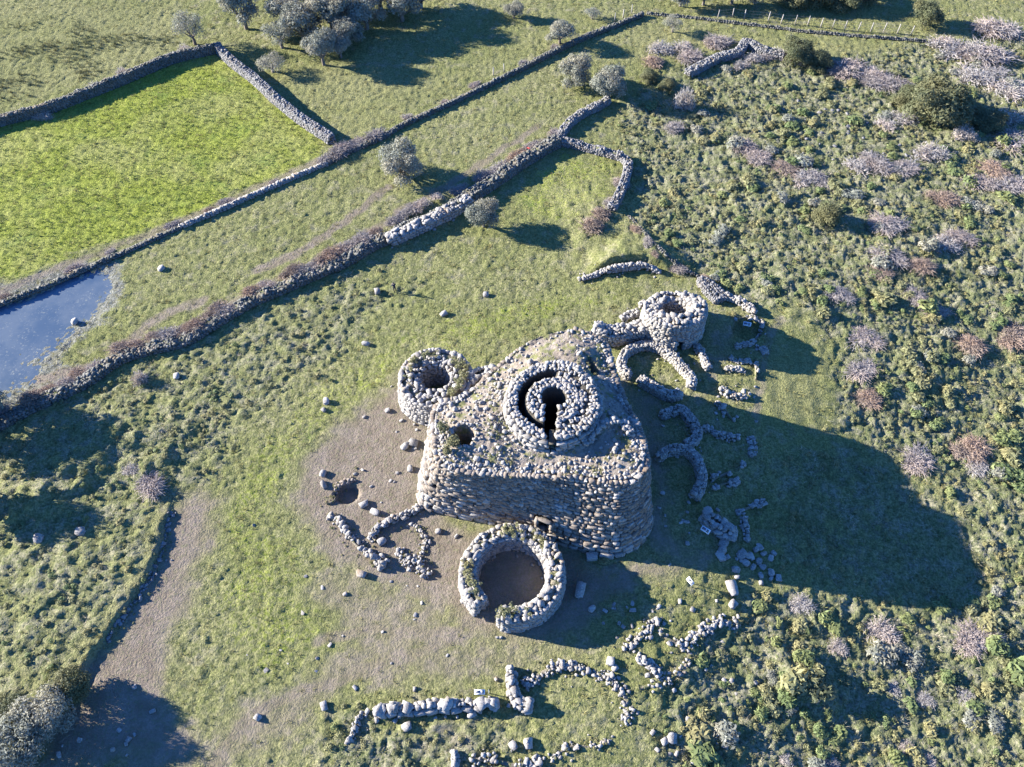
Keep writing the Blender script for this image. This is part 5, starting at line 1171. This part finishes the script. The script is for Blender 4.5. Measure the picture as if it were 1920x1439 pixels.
for (a, b, r, h, kd, lb) in [(1104, 428, 1.9, 1.7, 'brown', 'brown domed bramble at the foot of the paddock side wall'), (1122, 405, 1.6, 1.3, 'brown', 'brown bramble joining the domed one to the paddock wall'), (1152, 380, 1.3, 1.0, 'bare', 'mauve bramble on the lower end of the paddock side wall'), (1163, 345, 1.3, 1.0, 'bare', 'mauve bramble halfway up the paddock side wall'),
   (282, 905, 1.8, 1.1, 'bare', 'tangled leafless bush among stones on the left slope'), (252, 878, 1.2, .7, 'pale', 'lesser tangled bush behind the leafless bush on the left slope'), (268, 716, 1.1, 2.0, 'pale', 'pale upright wispy bush just below the hedge at left'),
   (1282, 200, 1.7, 4.6, 'pale', 'pale leafless young tree standing in the scrub hollow'), (1270, 240, 1.6, 1.3, 'bare', 'pinkish bramble at the foot of the pale leafless tree'),
   (1240, 92, 2.4, 1.5, 'pale', 'silvery bramble thicket left of the hollow rim'), (1275, 92, 2.4, 1.5, 'pale', 'silvery bramble thicket just above the pale leafless tree'), (1345, 85, 2.4, 1.7, 'bare', 'grey bramble near the ruined rim wall'), (1220, 120, 2.0, 1.4, 'brown', 'brown bramble right of the paired olives'), (1300, 108, 2.2, 1.6, 'bare', 'grey bramble between silvery thicket and rim wall'),
   (85, 218, 1.6, 1.3, 'pale', 'pale bush on the far wall of the green field at left'), (178, 168, 1.6, 1.8, 'pale', 'pale upright bush on the far wall of the green field'), (232, 140, 1.3, 1.3, 'pale', 'small pale bush further up the far field wall'), (350, 98, 1.6, 1.2, 'pale', 'pale bush beside the wispy grey tree')]:
    bush(a, b, r, h, kd, lb)
SCB = [(1508, 335, 2.1), (1849, 345, 2.6), (1762, 375, 2.3), (1661, 425, 2.4), (1668, 478, 2.2), (1645, 512, 1.9), (1720, 502, 2.1), (1766, 458, 2.3), (1794, 445, 2.2), (1714, 555, 1.7), (1750, 588, 1.8), (1620, 630, 1.9), (1811, 648, 2.1), (1898, 638, 2.2), (1620, 690, 2.0), (1620, 750, 1.8), (1571, 550, 1.6),
 (1400, 278, 2.0), (1425, 300, 2.0), (1465, 318, 2.4), (1530, 335, 2.0), (1600, 312, 2.4), (1640, 306, 2.6), (1745, 288, 3.0), (1855, 318, 2.6), (1700, 315, 2.2), (1905, 345, 2.4), (1585, 135, 2.6), (1625, 140, 2.2), (1680, 160, 2.2), (1800, 95, 3.4), (1760, 85, 2.8), (1845, 110, 3.2), (1880, 60, 3.2), (1830, 150, 3.0), (1900, 170, 3.2), (1870, 140, 2.6), (1905, 262, 3.0), (1880, 225, 2.6), (1640, 150, 2.0), (1700, 225, 2.0), (1655, 235, 1.8)]
BANDS = [(0, 120, 'in the top row of the upper right thicket'), (120, 180, 'in the middle row of the upper right thicket'), (180, 262, 'in the bottom row of the upper right thicket'), (262, 325, 'in the scrub level with the small paddock'), (325, 390, 'in the scrub level with the lone round olive'),
         (390, 470, 'in the scrub level with the stony wall stretch'), (470, 520, 'in the scrub level with the grassy bank'), (520, 600, 'in the scrub level with the rubble bank'), (600, 660, 'in the scrub level with the right round tower'), (660, 800, 'in the scrub level with the horseshoe hut')]
SCB.sort(); seen_b = {}
for i, (a, b, r) in enumerate(SCB):
    up_ = b < 262; r = r*(1.25 if up_ else 1.05)
    bd = next(k for k in BANDS if k[0] <= b < k[1]); seen_b[bd[2]] = seen_b.get(bd[2], 0)+1
    bush(a, b, r, r*U(.38, .6), ('bare', 'bare', 'brown', 'pale')[i % 4] if not up_ else ('bare', 'pale')[i % 2], f'{ORD[seen_b[bd[2]]-1]} leafless bramble from the left {bd[2]}',
         'brambles of the upper right thicket' if up_ else 'brambles in the right-hand scrub', r*U(.7, 1.0), U(-.6, .6))
for (a, b, r, h, kd, lb) in [(1805, 255, 1.8, 2.2, 'pale', 'pale fan-shaped leafless bush right of the evergreen thicket'), (1814, 850, 2.2, 1.2, 'brown', 'wide brown dry bush at the right end of the big shadow'), (1712, 860, 1.8, .9, 'bare', 'mauve bush cut by the upper edge of the big shadow'), (1835, 880, 1.6, .9, 'pale', 'pale dead stalks below the wide brown bush'), (1503, 1130, 1.4, .7, 'pale', 'pale dry tuft just below the big shadow'), (1650, 1180, 1.9, .9, 'pale', 'dry straw-coloured bush below the big shadow tip'), (1569, 1212, 1.1, .7, 'pale', 'small fan of dry stalks in the lower scrub'),
     (1810, 1195, 1.6, .8, 'bare', 'mauve bush at the lower right edge of the big shadow'), (1852, 1185, 1.5, .7, 'pale', 'pale fallen stalks at the lower right edge of the big shadow'), (1670, 1290, 1.0, .5, 'pale', 'pale stalk fan near the lower right, upper of three'), (1735, 1310, 1.0, .5, 'pale', 'pale stalk fan near the lower right, middle of three'), (1815, 1310, 1.1, .5, 'pale', 'pale stalk fan near the lower right edge'), (1700, 1400, .9, .5, 'pale', 'pale stalk fan near the bottom right'), (1470, 1425, .8, .5, 'pale', 'grey dry tuft at the bottom right of centre'), (1555, 1425, .9, .5, 'pale', 'second grey dry tuft at the bottom right of centre'), (1740, 1428, .9, .6, 'pale', 'third grey dry tuft at the bottom right')]:
    bush(a, b, r, h, kd, lb, name='dry_bush')
for (a, b, r, kd, lb) in [(1489, 1278, 1.8, 'weed', 'large yellow-green shrub in the lower right scrub'), (1536, 1288, 1.5, 'ever', 'dark shrub beside the large yellow-green one'), (1868, 1218, 1.2, 'fern', 'bright green feathery shrub at the lower right edge'), (1772, 1272, 1.0, 'fern', 'feathery green shrub in the open lower right'), (1456, 1205, .7, 'fern', 'small green tuft above the yellow-green shrub'), (1507, 1336, .6, 'fern', 'small green tuft below the yellow-green shrub'),
      (1380, 1368, .7, 'fern', 'bright green tuft near the bottom, right of the ruins'), (1677, 1420, .9, 'fern', 'green tuft at the bottom right'), (1740, 580, 1.5, 'fern', 'pale green feathery shrub beside the round bramble'), (1130, 1052, .6, 'weed', 'small bright weed by the squared block'), (850, 832, .8, 'ever', 'dark fern clump left of the platform pit'), (832, 805, .7, 'ever', 'dark fern clump above left of the platform pit'), (836, 848, .6, 'ever', 'dark fern clump below left of the platform pit')]:
    if 'platform pit' in lb:
        q = at(a, b, 8.8); shrub(a, b, r, kd, lb, xyz=(q[0], q[1], 8.75), name='fern_clump')
    else: shrub(a, b, r, kd, lb)
# weeds growing on the walls' tops are parts of nothing: one joined carpet each
def wall_weeds(label, cpts, n, r0, zf):
    k = rng.integers(0, len(cpts), n); V, F, R_ = green_proto; VV = []; 
# dense green scrub as individuals (largest 300 in view), the rest as stuff
pts = []
def scrub_d(x, y): return np.clip(mask(x, y, [SCRUB[0]], 2, 2), 0, 1)*sstep(-.25, .35, fbm(x, y, .13, 3, 200))*.9
cand = sample(14000, scrub_d)
vx, vy, ppm = view_px(cand); rad = rng.uniform(.45, 1.15, len(cand))*np.where(rng.random(len(cand)) < .15, 1.4, 1)
app = rad*ppm; inn_ = (vx > 0) & (vx < 1920) & (vy > 0) & (vy < 1439)
order = np.argsort(-app*inn_)
zones = (('one of the green feathery shrubs in the upper right scrub', 'green shrubs of the upper scrub'), ('one of the green feathery shrubs in the middle right scrub', 'green shrubs of the middle scrub'), ('one of the green feathery shrubs in the lower right scrub', 'green shrubs of the lower scrub'))
for i in order[:290]:
    z_ = 0 if vy[i] < 330 else (1 if vy[i] < 900 else 2)
    shrub(0, 0, rad[i], ('fern', 'fern', 'weed', 'weed', 'grey')[int(rng.integers(5))], zones[z_][0], zones[z_][1], U(.5, .85), xyz=cand[i])

# ------------------------------------------------------------------ ground cover stuff
def proto_from_cloud(seed, n, h, rad, size):
    r = np.random.default_rng(seed); lob = [(r.uniform(-.4, .4)*rad, r.uniform(-.4, .4)*rad, h*.4, rad*r.uniform(.4, .6)) for _ in range(4)]
    V, F, R_ = leaf_cloud(lob, n, size, seed, .8); V[:, 2] = np.maximum(V[:, 2], 0); return V, [F], R_
rest_pts = cand[order[290:]]
scatter('undergrowth', 'mixed low green scrub covering the right side of the site', 'undergrowth', [proto_from_cloud(300+i, 90, .35, .5, .13) for i in range(4)], 'weed', np.vstack([rest_pts, sample(60000, lambda x, y: .7*np.clip(mask(x, y, SCRUB, 3, 2), 0, 1)*sstep(-.5, .4, fbm(x, y, .3, 3, 210))*(.25+.75*sstep(-.35, .2, fbm(x, y, .07, 2, 215))))]), .25, 1.15)
scatter('weeds', 'dark green clumps of weeds dotted over the scrub', 'weeds', [proto_from_cloud(320+i, 80, .4, .5, .13) for i in range(3)], 'fern', sample(30000, lambda x, y: .6*np.clip(mask(x, y, SCRUB, 3, 2), 0, 1)*sstep(0, .5, fbm(x, y, .22, 3, 230))), .4, 1.1)
gm = lambda x, y: (1-np.clip(1.2*mask(x, y, SOIL, 1, 0), 0, 1))
scatter('grass', 'short yellow-green winter grass over the open ground', 'grass', [blades(14, .16, .035, .16, .12, 330+i) for i in range(4)], 'grass', sample(70000, lambda x, y: .8*gm(x, y)*sstep(-.6, .3, fbm(x, y, .5, 2, 240))), .6, 1.5)
scatter('field_grass', 'lush bright green grass of the walled field', 'grass', [blades(14, .17, .04, .18, .13, 340+i) for i in range(4)], 'lushgrass', sample(90000, lambda x, y: .9*np.clip(mask(x, y, LUSH[:1], 1, 1), 0, 1)), .7, 1.5)
scatter('dry_stalks', 'pale dry stalks standing in the scrub', 'dry grass', [blades(10, .32, .025, .25, .3, 350+i) for i in range(3)], 'drygrass', sample(50000, lambda x, y: .6*np.clip(mask(x, y, SCRUB, 3, 2), 0, 1)*sstep(-.1, .4, fbm(x, y, .2, 3, 260))), .6, 1.4)
# dark rush tufts on the far left pasture
rp = [Wg([(-60, 70), (60, 30), (180, 35), (210, 60), (330, 40), (340, 90), (240, 130), (0, 205), (-60, 220)])]
scatter('rushes', 'dark rush tufts covering the far left pasture', 'rushes', [blades(16, .45, .05, .22, .18, 360+i) for i in range(3)], 'evergreen', sample(90000, lambda x, y: .8*sstep(0, 2, sdist(x, y, rp[0]))*sstep(-.15, .3, fbm(x, y, .12, 2, 270))), .6, 1.3)
# weeds crowding the ruined walls
rw = []
for P_, w_, h_ in RUINS:
    Q_ = catmull(P_, .25)
    for q_ in Q_:
        for k in range(2):
            a = q_+rng.normal(0, .28+w_*.35, 2); rw.append((a[0], a[1], float(hgt(*a))+(h_*.55 if np.hypot(*(a-q_)) < w_*.4 else -.02)))
scatter('ruin_weeds', 'weeds and grass crowding the low ruined walls', 'weeds', [proto_from_cloud(400+i, 60, .3, .4, .11) for i in range(3)], 'weed', rw, .2, .6)
# weeds on the wall tops
def top_weeds(name, label, pts, n, mat, lo, hi):
    pts = np.array(pts); k = rng.integers(0, len(pts), n); P = pts[k]+np.c_[rng.normal(0, .3, (n, 2)), rng.uniform(-.02, .06, n)]
    scatter(name, label, 'weeds', [proto_from_cloud(380+len(name)+i, 60, .25, .4, .10) for i in range(3)], mat, P, lo, hi)
hp = [(HC[0]+math.cos(t)*4.15, HC[1]+math.sin(t)*4.05, 2.75) for t in np.radians(list(range(-20, 60, 4))+list(range(80, 105, 3))+list(range(170, 215, 4))+list(range(255, 290, 4)))]
top_weeds('hut_moss', 'mossy weeds growing along the top of the round hut wall', hp, 150, 'weed', .45, 1.0)
lp = [(LT[0]+math.cos(t)*3.2, LT[1]+math.sin(t)*3.0, 3.85) for t in np.radians(list(range(-60, 60, 5))+list(range(90, 190, 8)))]
top_weeds('tower_moss', 'yellowish weeds growing on the left round tower', lp, 130, 'weed', .45, 1.0)
tp = []
while len(tp) < 160:
    x, y = U(NT[:, 0].min(), NT[:, 0].max()), U(NT[:, 1].min(), NT[:, 1].max()); z, sdv = top_z(x, y)
    if sdv > .2 and math.hypot(x-KC[0], y-KC[1]) > KR+.4 and math.hypot(x-PIT[0], y-PIT[1]) > PR+.2 and perlin(np.array([x*.35]), np.array([y*.35]), 95)[0] > -.05 and not (y > 46 and x < 4): tp.append((x, y, z))
top_weeds('platform_weeds', 'grass and weeds growing over the nuraghe platform', tp, 420, 'weed', .2, .6)
